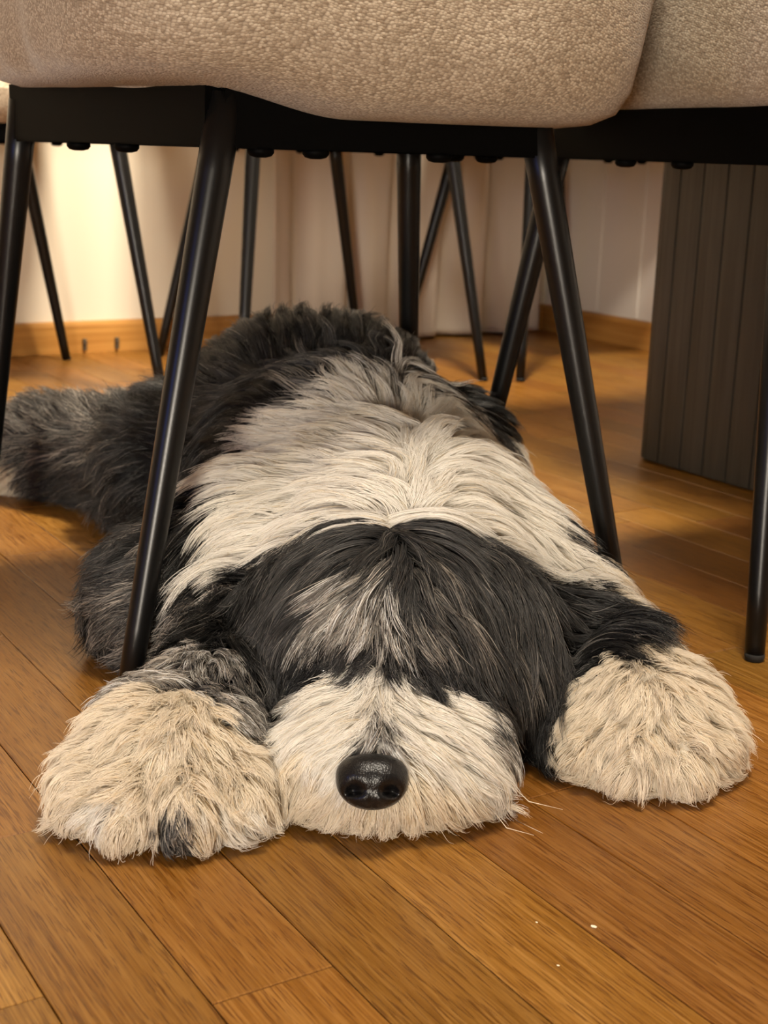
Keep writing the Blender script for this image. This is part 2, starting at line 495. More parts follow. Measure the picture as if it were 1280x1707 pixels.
def make_chair(loc, yaw, label, group, legs=None, pipe=True, scale=(1, 1), shift=0.0):
    global SHELL, CUSH
    L = dict(LEGS); L.update(legs or {})
    r = empty('tub_chair', (loc[0], loc[1], 0), yaw)
    tag(r, label, 'chair', group)
    if SHELL is None:
        o = obj('upholstered_shell', shell_mesh(), MT['fabric'], r, True); SHELL = o.data
        md = o
    else:
        link(bpy.data.objects.new('upholstered_shell', SHELL), r)
    if CUSH is None:
        CUSH = obj('seat_cushion', cushion_mesh(), MT['fabric'], r, True).data
    else:
        link(bpy.data.objects.new('seat_cushion', CUSH), r)
    if pipe:
        for s in (-1, 1): obj('piping', piping_mesh(s), MT['fabric'], r, True)
    for ch in r.children:
        ch.scale = (scale[0], scale[1], 1); ch.location.x = shift
    for k in ('rl', 'rr', 'fl', 'fr'):
        lg = obj('leg', leg_mesh(*L[k]), MT['metal'], r, True)
        X, Y = L[k][2], L[k][3]
        bm = bmesh.new(); tube(bm, [(X, Y, 0.0005), (X, Y, 0.004), (X, Y, 0.007)], [.0080, .0090, .0086], 20)
        obj('foot_cap', bm, MT['gap'], lg, True)
    # frame: four bars between the leg tops, two cross bars
    c = [Vector((L[k][0], L[k][1], 0)) for k in ('rl', 'rr', 'fr', 'fl')]
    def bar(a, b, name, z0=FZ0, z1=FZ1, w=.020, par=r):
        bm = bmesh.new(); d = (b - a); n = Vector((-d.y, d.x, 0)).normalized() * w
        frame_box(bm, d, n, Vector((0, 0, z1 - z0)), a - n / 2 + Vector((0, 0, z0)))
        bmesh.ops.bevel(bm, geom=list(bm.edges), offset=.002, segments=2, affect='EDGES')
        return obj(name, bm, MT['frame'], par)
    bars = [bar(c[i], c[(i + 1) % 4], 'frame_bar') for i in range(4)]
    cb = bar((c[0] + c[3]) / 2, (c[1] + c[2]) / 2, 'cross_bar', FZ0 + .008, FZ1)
    for par, a, b, ff in ((bars[0], c[0], c[1], (.12, .28, .66)), (bars[3], c[3], c[0], (.35, .6)), (bars[1], c[1], c[2], (.35, .6))):
        for f in ff:
            p = a + (b - a) * f
            bm = bmesh.new()
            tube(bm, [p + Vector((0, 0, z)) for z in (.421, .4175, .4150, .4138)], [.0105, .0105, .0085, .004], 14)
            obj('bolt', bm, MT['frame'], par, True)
    return r
G1 = 'tub chairs around the table'
make_chair((-.089, 1.303), math.radians(26), 'beige woven tub chair on black legs standing right over the dog', G1, {'fl': (-.215, .18, -.256, .248)}, pipe=False)
make_chair((.434, 1.454), math.radians(26), 'beige tub chair beside the slatted pedestal, cut off at the right edge', G1, {'rl': (-.205, -.185, -.232, -.235)}, scale=(.9, 1), shift=-.02)
make_chair((-.158, 2.742), math.radians(209), 'far tub chair behind the dog, only its thin black legs in view', G1, scale=(.97, .85))
make_chair((-.728, 2.425), math.radians(210), 'far tub chair at the left edge in front of the cream wall', G1, scale=(.97, .85))
make_chair((.345, 3.00), math.radians(211), 'far tub chair in the corner before the curtain', G1, scale=(.97, .85))

# ================================================================== table on slatted pedestals
def pedestal_outline(hl, hw, rad):
    """rounded rectangle, points with outward normals at slat pitch"""
    pts = []
    corners = [(hw - rad, hl - rad, 0), (-(hw - rad), hl - rad, 90), (-(hw - rad), -(hl - rad), 180), (hw - rad, -(hl - rad), 270)]
    poly = []
    for cx, cy, a0 in corners:
        for q in range(9):
            a = math.radians(a0 + 90 * q / 8); poly.append((cx + rad * math.cos(a), cy + rad * math.sin(a)))
    return poly
def make_table():
    UC, VC = 1.495, -1.285                       # pedestal centre, its long side along VR
    tc = W(UC + 0.55, VC)
    HT = 0.72
    r = empty('dining_table', W(UC, VC), RA - math.pi / 2)     # local +X -> -VR.. kept square to the room
    tag(r, 'dining table on dark slatted pedestals, its pedestal standing right of the chairs', 'table')
    R = Matrix.Rotation(-(RA - math.pi / 2), 4, 'Z')
    def loc(u, v, z): return R @ (W(UC + u, VC + v, z) - W(UC, VC))
    hu, hv, rad = 0.135, 0.20, 0.035
    poly = pedestal_outline(hv, hu, rad)
    # core
    bm = bmesh.new()
    lo = [bm.verts.new(loc(x * .95, y * .98, 0.001)) for x, y in poly]; hi = [bm.verts.new(loc(x * .95, y * .98, HT)) for x, y in poly]
    n = len(poly)
    for i in range(n): bm.faces.new((lo[i], lo[(i + 1) % n], hi[(i + 1) % n], hi[i]))
    bm.faces.new(lo[::-1]); bm.faces.new(hi)
    ped = obj('pedestal', bm, MT['gap'], r)
    # slats walked round the outline
    pts = [Vector((x, y)) for x, y in poly]; pts.append(pts[0])
    L = sum((b - a).length for a, b in zip(pts, pts[1:]))
    def at(s):
        s %= L
        for a, b in zip(pts, pts[1:]):
            d = (b - a).length
            if s <= d: return a + (b - a) * (s / d)
            s -= d
        return pts[0]
    ns = round(L / 0.0435); pitch = L / ns; gap = 0.0032
    for k in range(ns):
        s0 = k * pitch + gap / 2; s1 = (k + 1) * pitch - gap / 2
        arc = [at(s0 + (s1 - s0) * q / 3) for q in range(4)]
        bm = bmesh.new(); cols = []
        for i, p in enumerate(arc):
            tdir = (arc[min(i + 1, 3)] - arc[max(i - 1, 0)]).normalized(); nrm = Vector((tdir.y, -tdir.x))
            ch = 0.0012 if i in (0, 3) else 0.0
            po = p - nrm * ch; pi_ = p - nrm * 0.012
            cols.append([bm.verts.new(loc(po.x, po.y, 0.004)), bm.verts.new(loc(po.x, po.y, HT)), bm.verts.new(loc(pi_.x, pi_.y, HT)), bm.verts.new(loc(pi_.x, pi_.y, 0.004))])
        for A, B in zip(cols, cols[1:]):
            for j in range(4): bm.faces.new((A[j], B[j], B[(j + 1) % 4], A[(j + 1) % 4]))
        bm.faces.new(cols[0][::-1]); bm.faces.new(cols[-1])
        obj('slat', bm, MT['slat'], ped)
    # table top with rounded corners, above the frame of the photograph
    bm = bmesh.new()
    tp = pedestal_outline(0.37, 0.50, 0.12)
    a = [bm.verts.new(loc(x + .14, y - .10, HT)) for x, y in tp]; b = [bm.verts.new(loc(x + .14, y - .10, HT + .03)) for x, y in tp]
    for i in range(len(tp)): bm.faces.new((a[i], a[(i + 1) % len(tp)], b[(i + 1) % len(tp)], b[i]))
    bm.faces.new(a[::-1]); bm.faces.new(b)
    obj('table_top', bm, MT['slat'], r)
    return r
make_table()
# crumbs on the floor
for i, (x, y, r, lab) in enumerate(((0.1259, 0.6973, .0013, 'largest pale crumb on the parquet in the right foreground'), (0.1014, 0.6578, .0006, 'tiny pale crumb on the parquet nearest the bottom edge'), (0.0940, 0.7004, .0006, 'tiny pale crumb on the parquet left of the largest crumb'))):
    bm = bmesh.new(); bmesh.ops.create_icosphere(bm, subdivisions=1, radius=r)
    rg = random.Random(i)
    for v in bm.verts: v.co = Vector((v.co.x * 1.6, v.co.y * .8, v.co.z * .6)) * rg.uniform(.8, 1.15)
    o = obj('crumb', bm, MT['crumb']); o.location = (x, y, r * .5); o.rotation_euler = (0, 0, -.4)
    tag(o, lab, 'crumb', 'crumbs on the parquet')
# ================================================================== the dog: one continuous body surface from a smooth signed distance field
# ('e', group, centre, radii, yaw deg, pitch deg)  ellipsoid      ('c', group, a, b, ra, rb)  tapered limb
DOG = [
    ('e', 'body', (-.082, 1.492, .110), (.146, .142, .118), 12, 0),      # rump
    ('e', 'body', (-.040, 1.345, .098), (.135, .170, .108), 10, 0),      # loin
    ('e', 'body', (.005, 1.165, .085), (.118, .150, .098), 4, 0),        # chest and shoulders
    ('e', 'body', (.010, 1.045, .088), (.088, .110, .078), 0, 0),        # neck
    ('e', 'body', (.066, 1.455, .078), (.068, .088, .086), 0, 0),        # right hip
    ('e', 'body', (.100, 1.125, .062), (.062, .105, .064), 0, 0),        # right shoulder
    ('e', 'body', (-.105, 1.130, .070), (.065, .100, .075), 0, 0),       # left shoulder
    ('e', 'hind', (-.200, 1.520, .074), (.110, .110, .078), 20, 0),      # left thigh
    ('c', 'hind', (-.230, 1.575, .060), (-.420, 1.672, .050), .062, .048),
    ('c', 'hind', (-.420, 1.672, .044), (-.505, 1.655, .028), .044, .028),
    # head
    ('e', 'head', (.008, .948, .092), (.072, .088, .068), 0, 0),         # skull
    ('e', 'head', (.006, .892, .086), (.058, .048, .052), 0, 0),         # brow
    ('e', 'head', (-.064, .950, .066), (.034, .056, .058), 0, 0),        # left ear lobe
    ('e', 'head', (.082, .950, .066), (.038, .056, .058), 0, 0),         # right ear lobe
    ('c', 'muzzle', (.006, .890, .055), (.003, .822, .040), .055, .036),
    ('e', 'muzzle', (-.028, .838, .034), (.034, .040, .031), 0, 0),      # left lip
    ('e', 'muzzle', (.044, .842, .034), (.036, .042, .031), 0, 0),       # right lip
    ('e', 'muzzle', (.004, .850, .022), (.040, .040, .020), 0, 0),       # chin
    ('c', 'head', (.080, .965, .080), (.150, .978, .070), .036, .020),   # right ear leather, swept out over the foreleg
    # forelegs
    ('c', 'arm_l', (-.110, 1.125, .085), (-.185, 1.095, .055), .055, .044),
    ('c', 'arm_l', (-.185, 1.095, .050), (-.118, 1.015, .050), .042, .032),
    ('c', 'arm_l', (-.118, 1.015, .050), (-.112, .950, .052), .032, .032),
    ('c', 'paw_l', (-.108, .950, .050), (-.120, .872, .050), .031, .034),
    ('e', 'paw_l', (-.133, .832, .039), (.053, .054, .038), 0, 0),
    ('e', 'paw_l', (-.178, .808, .024), (.020, .034, .022), 0, 0),
    ('e', 'paw_l', (-.150, .786, .025), (.0165, .034, .024), 0, 0),
    ('e', 'paw_l', (-.114, .786, .025), (.0165, .034, .024), 0, 0),
    ('e', 'paw_l', (-.086, .806, .024), (.018, .034, .022), 0, 0),
    ('c', 'arm_r', (.085, 1.110, .075), (.140, 1.070, .055), .052, .044),
    ('c', 'arm_r', (.140, 1.070, .050), (.176, .985, .046), .042, .034),
    ('c', 'paw_r', (.176, .985, .046), (.186, .945, .048), .034, .037),
    ('e', 'paw_r', (.190, .918, .040), (.050, .048, .038), 0, 0),
    ('e', 'paw_r', (.150, .900, .024), (.018, .030, .022), 0, 0),
    ('e', 'paw_r', (.175, .882, .025), (.0165, .030, .024), 0, 0),
    ('e', 'paw_r', (.208, .884, .025), (.0165, .030, .024), 0, 0),
    ('e', 'paw_r', (.233, .905, .024), (.018, .030, .022), 0, 0),
]
DOG_GROUPS = ['body', 'hind', 'head', 'muzzle', 'arm_l', 'paw_l', 'arm_r', 'paw_r']
def dog_prims(P, prims=None):
    """distance of every point to every primitive, list of arrays"""
    out = []
    for pr in (prims or DOG):
        if pr[0] == 'e':
            _, _, c, r, yaw, _p = pr
            q = P - np.array(c, P.dtype); a = math.radians(yaw)
            if yaw:
                q = np.stack([q[:, 0] * math.cos(a) + q[:, 1] * math.sin(a), -q[:, 0] * math.sin(a) + q[:, 1] * math.cos(a), q[:, 2]], 1)
            r = np.array(r, P.dtype)
            k0 = np.sqrt(((q / r) ** 2).sum(1)); k1 = np.sqrt(((q / (r * r)) ** 2).sum(1)) + 1e-9
            out.append(k0 * (k0 - 1) / k1)
        else:
            _, _, a, b, ra, rb = pr
            a = np.array(a, P.dtype); b = np.array(b, P.dtype); d = b - a
            t = np.clip(((P - a) @ d) / (d @ d), 0, 1)
            out.append(np.sqrt(((P - a - t[:, None] * d) ** 2).sum(1)) - (ra + (rb - ra) * t))
    return out
def dog_sdf(P, k=0.022):
    D = dog_prims(P)
    r = D[0].copy()
    for pr, d in zip(DOG[1:], D[1:]):
        kk = k if pr[1] not in ('paw_l', 'paw_r') else 0.004
        h = np.clip(0.5 + 0.5 * (d - r) / kk, 0, 1)
        r = d * (1 - h) + r * h - kk * h * (1 - h)
    return np.maximum(r, 0.0025 - P[:, 2])
def dog_grad(P, e=0.002):
    g = np.stack([dog_sdf(P + np.eye(3)[i] * e) - dog_sdf(P - np.eye(3)[i] * e) for i in range(3)], 1)
    return g / (np.linalg.norm(g, axis=1, keepdims=True) + 1e-9)
def surface_nets(lo, hi, h):
    n = [int(math.ceil((hi[i] - lo[i]) / h)) + 1 for i in range(3)]
    ax = [lo[i] + h * np.arange(n[i]) for i in range(3)]
    G = np.stack(np.meshgrid(*ax, indexing='ij'), -1).reshape(-1, 3)
    S = np.concatenate([dog_sdf(G[i:i + 200000]) for i in range(0, len(G), 200000)]).reshape(n)
    neg = S < 0
    c = [neg[i:n[0] - 1 + i, j:n[1] - 1 + j, k:n[2] - 1 + k] for i in (0, 1) for j in (0, 1) for k in (0, 1)]
    cnt = sum(x.astype(int) for x in c)
    cells = np.argwhere((cnt > 0) & (cnt < 8))
    idx = -np.ones([m - 1 for m in n], int); idx[tuple(cells.T)] = np.arange(len(cells))
    acc = np.zeros((len(cells), 3)); num = np.zeros(len(cells))
    offs = [(i, j, k) for i in (0, 1) for j in (0, 1) for k in (0, 1)]
    for a in offs:
        for b in offs:
            if sum(b[i] - a[i] for i in range(3)) == 1 and all(b[i] >= a[i] for i in range(3)):
                sa = S[tuple((cells + a).T)]; sb = S[tuple((cells + b).T)]
                m = (sa < 0) != (sb < 0)
                t = np.where(m, sa / np.where(m, sa - sb, 1), 0)
                acc[m] += (np.array(a) + t[:, None] * (np.array(b) - np.array(a)))[m]; num[m] += 1
    V = np.array(lo) + h * (cells + acc / num[:, None])
    F = []
    for axd in range(3):
        o1, o2 = [(1, 2), (2, 0), (0, 1)][axd]
        A = np.take(neg, range(0, n[axd] - 1), axd); B = np.take(neg, range(1, n[axd]), axd)
        for flip, m in ((False, A & ~B), (True, ~A & B)):
            e = np.argwhere(m)
            e = e[(e[:, o1] > 0) & (e[:, o2] > 0) & (e[:, o1] < n[o1] - 1) & (e[:, o2] < n[o2] - 1)]
            q = []
            for d1, d2 in ((-1, -1), (0, -1), (0, 0), (-1, 0)):
                x = e.copy(); x[:, o1] += d1; x[:, o2] += d2; q.append(idx[tuple(x.T)])
            q = np.stack(q, 1)
            F.append(q[:, ::-1] if flip else q)
    return V, np.concatenate(F)
# coat guides on the body: group, root, lie of the hair, colour, length, loft
GUIDES = [
    ('muzzle', (0.0025, 0.8484, 0.1108), (0.031, -0.477, -0.878), 'W', 0.03, 0.008),
    ('muzzle', (-0.0092, 0.8477, 0.106), (-0.556, -0.265, -0.788), 'W', 0.03, 0.016),
    ('muzzle', (0.0149, 0.847, 0.1071), (0.676, -0.259, -0.69), 'W', 0.03, 0.016),
    ('muzzle', (0.0011, 0.8347, 0.0888), (-0.017, -0.66, -0.751), 'W', 0.025, 0.008),
    ('muzzle', (0.0002, 0.8085, 0.0732), (-0.017, -0.925, -0.38), 'L', 0.018, 0.006),
    ('muzzle', (-0.0011, 0.7963, 0.0649), (-0.119, -0.684, -0.72), 'G', 0.01, 0.004),
    ('muzzle', (-0.0109, 0.7961, 0.0615), (-0.968, 0.217, -0.13), 'W', 0.022, 0.008),
    ('muzzle', (0.0083, 0.7948, 0.0629), (0.989, 0.104, -0.103), 'W', 0.022, 0.008),
    ('muzzle', (-0.0092, 0.8367, 0.0881), (-0.762, -0.207, -0.614), 'W', 0.042, 0.016),
    ('muzzle', (-0.0236, 0.8436, 0.0861), (-0.728, 0.031, -0.685), 'W', 0.042, 0.016),
    ('muzzle', (-0.0395, 0.8552, 0.0777), (-0.572, 0.325, -0.753), 'L', 0.042, 0.016),
    ('muzzle', (-0.0539, 0.8801, 0.0814), (-0.432, 0.639, -0.637), 'L', 0.042, 0.016),
    ('muzzle', (-0.0118, 0.8112, 0.0717), (-0.779, -0.483, -0.4), 'W', 0.042, 0.016),
    ('muzzle', (-0.0304, 0.8202, 0.0669), (-0.741, -0.376, -0.557), 'W', 0.042, 0.016),
    ('muzzle', (-0.0458, 0.8216, 0.0579), (-0.543, -0.502, -0.673), 'W', 0.042, 0.016),
    ('muzzle', (-0.0177, 0.7994, 0.0615), (-0.847, -0.083, -0.525), 'W', 0.042, 0.016),
    ('muzzle', (-0.0381, 0.8027, 0.0496), (-0.656, 0.017, -0.754), 'C', 0.042, 0.016),
    ('muzzle', (-0.0514, 0.8106, 0.0417), (-0.372, -0.188, -0.909), 'C', 0.042, 0.016),
    ('muzzle', (-0.0229, 0.7936, 0.0484), (-0.718, 0.044, -0.695), 'C', 0.042, 0.016),
    ('muzzle', (-0.0405, 0.7996, 0.036), (-0.453, 0.277, -0.847), 'C', 0.042, 0.016),
    ('muzzle', (-0.0254, 0.7925, 0.0337), (-0.438, 0.245, -0.865), 'C', 0.042, 0.016),
    ('muzzle', (-0.016, 0.7913, 0.0263), (-0.297, 0.386, -0.873), 'C', 0.03, 0.016),
    ('muzzle', (-0.0017, 0.7894, 0.0249), (0.02, 0.374, -0.927), 'C', 0.02, 0.016),
    ('muzzle', (-0.0075, 0.7901, 0.0248), (-0.205, 0.388, -0.898), 'C', 0.025, 0.016),
    ('muzzle', (0.0066, 0.7888, 0.0266), (0.284, 0.367, -0.886), 'C', 0.03, 0.016),
    ('muzzle', (0.0134, 0.836, 0.0895), (0.862, -0.188, -0.471), 'W', 0.042, 0.016),
    ('muzzle', (0.0292, 0.8411, 0.0875), (0.791, 0.058, -0.609), 'W', 0.042, 0.016),
    ('muzzle', (0.0473, 0.8464, 0.0744), (0.689, -0.058, -0.723), 'W', 0.042, 0.016),
    ('muzzle', (0.0563, 0.8314, 0.0628), (0.635, -0.509, -0.582), 'L', 0.042, 0.016),
    ('muzzle', (0.0123, 0.8103, 0.0727), (0.82, -0.438, -0.368), 'W', 0.042, 0.016),
    ('muzzle', (0.0332, 0.8193, 0.0675), (0.812, -0.277, -0.515), 'W', 0.042, 0.016),
    ('muzzle', (0.0527, 0.8148, 0.0568), (0.692, -0.385, -0.611), 'W', 0.042, 0.016),
    ('muzzle', (0.0207, 0.7988, 0.0613), (0.859, -0.043, -0.51), 'W', 0.042, 0.016),
    ('muzzle', (0.0423, 0.8036, 0.0516), (0.799, -0.037, -0.6), 'W', 0.042, 0.016),
    ('muzzle', (0.0623, 0.8104, 0.0469), (0.702, 0.034, -0.711), 'W', 0.042, 0.016),
    ('muzzle', (0.0196, 0.7914, 0.0498), (0.76, 0.043, -0.648), 'C', 0.042, 0.016),
    ('muzzle', (0.0414, 0.7979, 0.0391), (0.696, 0.158, -0.7), 'C', 0.042, 0.016),
    ('muzzle', (0.0593, 0.8042, 0.0371), (0.683, 0.31, -0.662), 'W', 0.042, 0.016),
    ('muzzle', (0.0172, 0.7889, 0.0376), (0.598, 0.199, -0.776), 'C', 0.042, 0.016),
    ('muzzle', (0.0371, 0.7975, 0.0283), (0.593, 0.39, -0.704), 'C', 0.042, 0.016),
    ('muzzle', (0.0536, 0.8022, 0.0281), (0.612, 0.458, -0.645), 'C', 0.042, 0.016),
    ('muzzle', (0.0723, 0.8253, 0.0487), (0.39, -0.418, -0.821), 'L', 0.042, 0.016),
    ('head', (0.0067, 0.9279, 0.1582), (-0.906, -0.413, -0.09), 'D', 0.07, 0.012),
    ('head', (-0.0131, 0.9368, 0.1564), (-0.959, -0.024, -0.283), 'D', 0.085, 0.02),
    ('head', (-0.0311, 0.9379, 0.1485), (-0.849, -0.038, -0.528), 'D', 0.085, 0.02),
    ('head', (-0.0514, 0.9358, 0.1319), (-0.439, -0.799, -0.41), 'D', 0.085, 0.02),
    ('head', (-0.0727, 0.9422, 0.1223), (-0.209, -0.936, -0.282), 'K', 0.085, 0.02),
    ('head', (-0.0799, 0.9293, 0.1127), (-0.23, -0.756, -0.613), 'K', 0.085, 0.02),
    ('head', (-0.0896, 0.9206, 0.0892), (-0.056, -0.816, -0.576), 'K', 0.085, 0.02),
    ('head', (0.0017, 0.9063, 0.1521), (-0.802, -0.551, -0.233), 'D', 0.085, 0.02),
    ('head', (-0.0193, 0.9111, 0.1484), (-0.74, -0.499, -0.452), 'D', 0.085, 0.02),
    ('head', (-0.0414, 0.922, 0.1372), (-0.631, -0.436, -0.642), 'D', 0.085, 0.02),
    ('head', (-0.0648, 0.9233, 0.1201), (-0.354, -0.741, -0.571), 'D', 0.085, 0.02),
    ('head', (-0.073, 0.9076, 0.102), (-0.307, -0.403, -0.862), 'D', 0.085, 0.02),
    ('head', (-0.0806, 0.9037, 0.0822), (-0.13, -0.475, -0.87), 'D', 0.085, 0.02),
    ('head', (0.0018, 0.8905, 0.1467), (-0.63, -0.704, -0.329), 'G', 0.085, 0.02),
    ('head', (-0.0124, 0.889, 0.1433), (-0.625, -0.632, -0.458), 'L', 0.075, 0.02),
    ('head', (-0.0321, 0.8897, 0.1334), (-0.605, -0.443, -0.662), 'D', 0.085, 0.02),
    ('head', (-0.0491, 0.8944, 0.1162), (-0.454, -0.313, -0.835), 'D', 0.085, 0.02),
    ('head', (-0.0629, 0.8934, 0.0891), (-0.215, -0.153, -0.965), 'D', 0.085, 0.02),
    ('head', (-0.0753, 0.8972, 0.0705), (-0.104, -0.325, -0.94), 'D', 0.085, 0.02),
    ('head', (0.0037, 0.88, 0.1422), (-0.522, -0.746, -0.413), 'L', 0.055, 0.02),
    ('head', (-0.0064, 0.8694, 0.1343), (-0.682, -0.497, -0.536), 'L', 0.048, 0.022),
    ('head', (-0.0213, 0.8661, 0.1254), (-0.683, -0.265, -0.681), 'L', 0.045, 0.022),
    ('head', (-0.0346, 0.8677, 0.1154), (-0.592, -0.063, -0.804), 'G', 0.045, 0.022),
    ('head', (0.0057, 0.8684, 0.1351), (-0.157, -0.785, -0.599), 'L', 0.034, 0.022),
    ('head', (0.0007, 0.8636, 0.1308), (-0.487, -0.614, -0.621), 'L', 0.034, 0.022),
    ('head', (0.0099, 0.8687, 0.1352), (0.069, -0.794, -0.604), 'G', 0.034, 0.022),
    ('head', (-0.0449, 0.8723, 0.1043), (-0.451, 0.116, -0.885), 'D', 0.06, 0.02),
    ('head', (-0.0287, 0.8587, 0.1094), (-0.663, 0.026, -0.748), 'K', 0.018, 0.005),  # from here to the right socket: under-brow shadow put into the coat colour
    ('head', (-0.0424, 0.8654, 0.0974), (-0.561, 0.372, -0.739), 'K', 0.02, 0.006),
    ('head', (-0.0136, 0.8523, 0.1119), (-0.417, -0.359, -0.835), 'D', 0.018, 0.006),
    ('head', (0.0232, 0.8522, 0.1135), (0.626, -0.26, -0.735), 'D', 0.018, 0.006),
    ('head', (0.0386, 0.8549, 0.1058), (0.634, -0.004, -0.773), 'K', 0.02, 0.006),  # last of the keys that paint the under-brow shadow
    ('head', (0.0139, 0.9289, 0.1581), (0.996, 0.043, -0.072), 'D', 0.07, 0.012),
    ('head', (0.0346, 0.9549, 0.1551), (0.979, -0.051, -0.198), 'D', 0.085, 0.02),
    ('head', (0.047, 0.9328, 0.148), (0.85, 0.168, -0.5), 'D', 0.085, 0.02),
    ('head', (0.0686, 0.9351, 0.1308), (0.51, -0.74, -0.438), 'D', 0.085, 0.02),
    ('head', (0.0935, 0.9413, 0.1217), (0.236, -0.903, -0.36), 'D', 0.085, 0.02),
    ('head', (0.1233, 0.9661, 0.1023), (0.248, -0.244, -0.938), 'K', 0.085, 0.02),
    ('head', (0.0157, 0.9074, 0.1523), (0.928, -0.313, -0.2), 'D', 0.085, 0.02),
    ('head', (0.0372, 0.9196, 0.1502), (0.87, -0.207, -0.447), 'D', 0.085, 0.02),
    ('head', (0.0602, 0.9262, 0.1358), (0.504, -0.662, -0.555), 'D', 0.085, 0.02),
    ('head', (0.0932, 0.9358, 0.1202), (0.262, -0.854, -0.45), 'D', 0.085, 0.02),
    ('head', (0.1062, 0.9211, 0.0993), (0.248, -0.446, -0.86), 'D', 0.085, 0.02),
    ('head', (0.0131, 0.891, 0.1468), (0.373, -0.851, -0.369), 'D', 0.085, 0.02),
    ('head', (0.0265, 0.8948, 0.1457), (0.543, -0.719, -0.435), 'G', 0.085, 0.02),
    ('head', (0.0445, 0.8951, 0.1373), (0.476, -0.643, -0.6), 'D', 0.085, 0.02),
    ('head', (0.0704, 0.9099, 0.1177), (0.352, -0.617, -0.704), 'G', 0.085, 0.02),
    ('head', (0.0911, 0.9043, 0.0971), (0.283, -0.358, -0.89), 'D', 0.085, 0.02),
    ('head', (0.1044, 0.9055, 0.0747), (0.152, -0.013, -0.988), 'K', 0.085, 0.02),
    ('head', (0.0164, 0.8789, 0.141), (0.274, -0.827, -0.491), 'D', 0.05, 0.02),
    ('head', (0.0288, 0.874, 0.1346), (0.435, -0.653, -0.62), 'G', 0.075, 0.02),
    ('head', (0.0408, 0.8687, 0.1234), (0.382, -0.485, -0.787), 'D', 0.085, 0.02),
    ('head', (0.0594, 0.8762, 0.1069), (0.313, -0.155, -0.937), 'D', 0.085, 0.02),
    ('head', (0.084, 0.8944, 0.079), (0.236, -0.01, -0.972), 'D', 0.085, 0.02),
    ('head', (0.1004, 0.9025, 0.0534), (0.14, 0.347, -0.927), 'K', 0.085, 0.02),
    ('head', (0.0214, 0.8642, 0.1295), (0.271, -0.66, -0.7), 'G', 0.035, 0.022),
    ('head', (0.0335, 0.8608, 0.1202), (0.497, -0.351, -0.793), 'D', 0.05, 0.02),
    ('head', (0.0494, 0.8593, 0.0973), (0.299, -0.094, -0.95), 'D', 0.085, 0.02),
    ('body', (0.0096, 0.9836, 0.1594), (-0.235, 0.93, 0.284), 'W', 0.05, 0.02),
    ('body', (0.0007, 1.0095, 0.1616), (-0.937, -0.323, -0.134), 'W', 0.075, 0.026),
    ('body', (-0.0272, 1.0151, 0.1554), (-0.861, 0.406, -0.305), 'W', 0.075, 0.026),
    ('body', (-0.0742, 1.0748, 0.1337), (-0.9, -0.125, -0.418), 'W', 0.075, 0.026),
    ('body', (-0.1076, 1.0569, 0.1211), (-0.931, -0.245, -0.27), 'W', 0.075, 0.026),
    ('body', (-0.0005, 1.0765, 0.1689), (-0.985, -0.14, -0.102), 'W', 0.075, 0.026),
    ('body', (-0.0444, 1.0912, 0.1596), (-0.827, 0.489, -0.277), 'W', 0.075, 0.026),
    ('body', (-0.0899, 1.1152, 0.1476), (-0.995, 0.081, -0.052), 'W', 0.075, 0.026),
    ('body', (-0.0011, 1.1137, 0.1769), (-0.998, 0.052, -0.043), 'W', 0.075, 0.026),
    ('body', (-0.043, 1.1402, 0.1728), (-0.684, 0.709, -0.168), 'W', 0.075, 0.026),
    ('body', (-0.0872, 1.2122, 0.1527), (-0.777, 0.53, -0.339), 'W', 0.075, 0.026),
    ('body', (-0.002, 1.1881, 0.1817), (-0.97, 0.061, 0.236), 'W', 0.075, 0.026),
    ('body', (-0.0395, 1.233, 0.1799), (-0.858, 0.51, 0.06), 'W', 0.075, 0.026),
    ('body', (-0.0706, 1.2413, 0.178), (-0.937, 0.337, -0.093), 'W', 0.075, 0.026),
    ('body', (-0.0057, 1.2621, 0.1892), (-0.485, 0.789, 0.378), 'W', 0.075, 0.026),
    ('body', (0.0046, 1.2732, 0.1904), (-0.102, 0.919, 0.38), 'L', 0.075, 0.026),
    ('body', (-0.0266, 1.2714, 0.195), (-0.668, 0.7, 0.251), 'W', 0.075, 0.026),
    ('body', (-0.0569, 1.2616, 0.1903), (-0.773, 0.623, 0.117), 'G', 0.075, 0.026),
    ('body', (0.0206, 1.0018, 0.1602), (0.336, 0.91, 0.243), 'W', 0.05, 0.026),
    ('body', (0.0213, 1.0559, 0.1663), (0.448, 0.881, 0.152), 'W', 0.075, 0.026),
    ('body', (0.0438, 1.0671, 0.1622), (0.575, 0.815, -0.08), 'W', 0.075, 0.026),
    ('body', (0.0708, 1.0976, 0.155), (0.843, 0.241, -0.48), 'W', 0.075, 0.026),
    ('body', (0.1018, 1.1059, 0.136), (0.56, -0.67, -0.487), 'W', 0.075, 0.026),
    ('body', (0.0215, 1.1172, 0.177), (0.489, 0.862, 0.132), 'W', 0.075, 0.026),
    ('body', (0.0447, 1.1316, 0.1749), (0.588, 0.807, -0.054), 'W', 0.075, 0.026),
    ('body', (0.0746, 1.1665, 0.1641), (0.849, -0.133, -0.511), 'W', 0.075, 0.026),
    ('body', (0.1189, 1.4067, 0.1043), (0.496, 0.515, -0.699), 'W', 0.075, 0.026),
    ('body', (0.1262, 1.1394, 0.1216), (0.581, -0.205, -0.788), 'W', 0.075, 0.026),
    ('body', (0.0159, 1.2485, 0.179), (0.277, 0.908, 0.315), 'W', 0.075, 0.026),
    ('body', (0.0359, 1.2689, 0.1761), (0.527, 0.847, 0.066), 'W', 0.075, 0.026),
    ('body', (0.0644, 1.3278, 0.1672), (0.991, -0.033, -0.128), 'W', 0.075, 0.026),
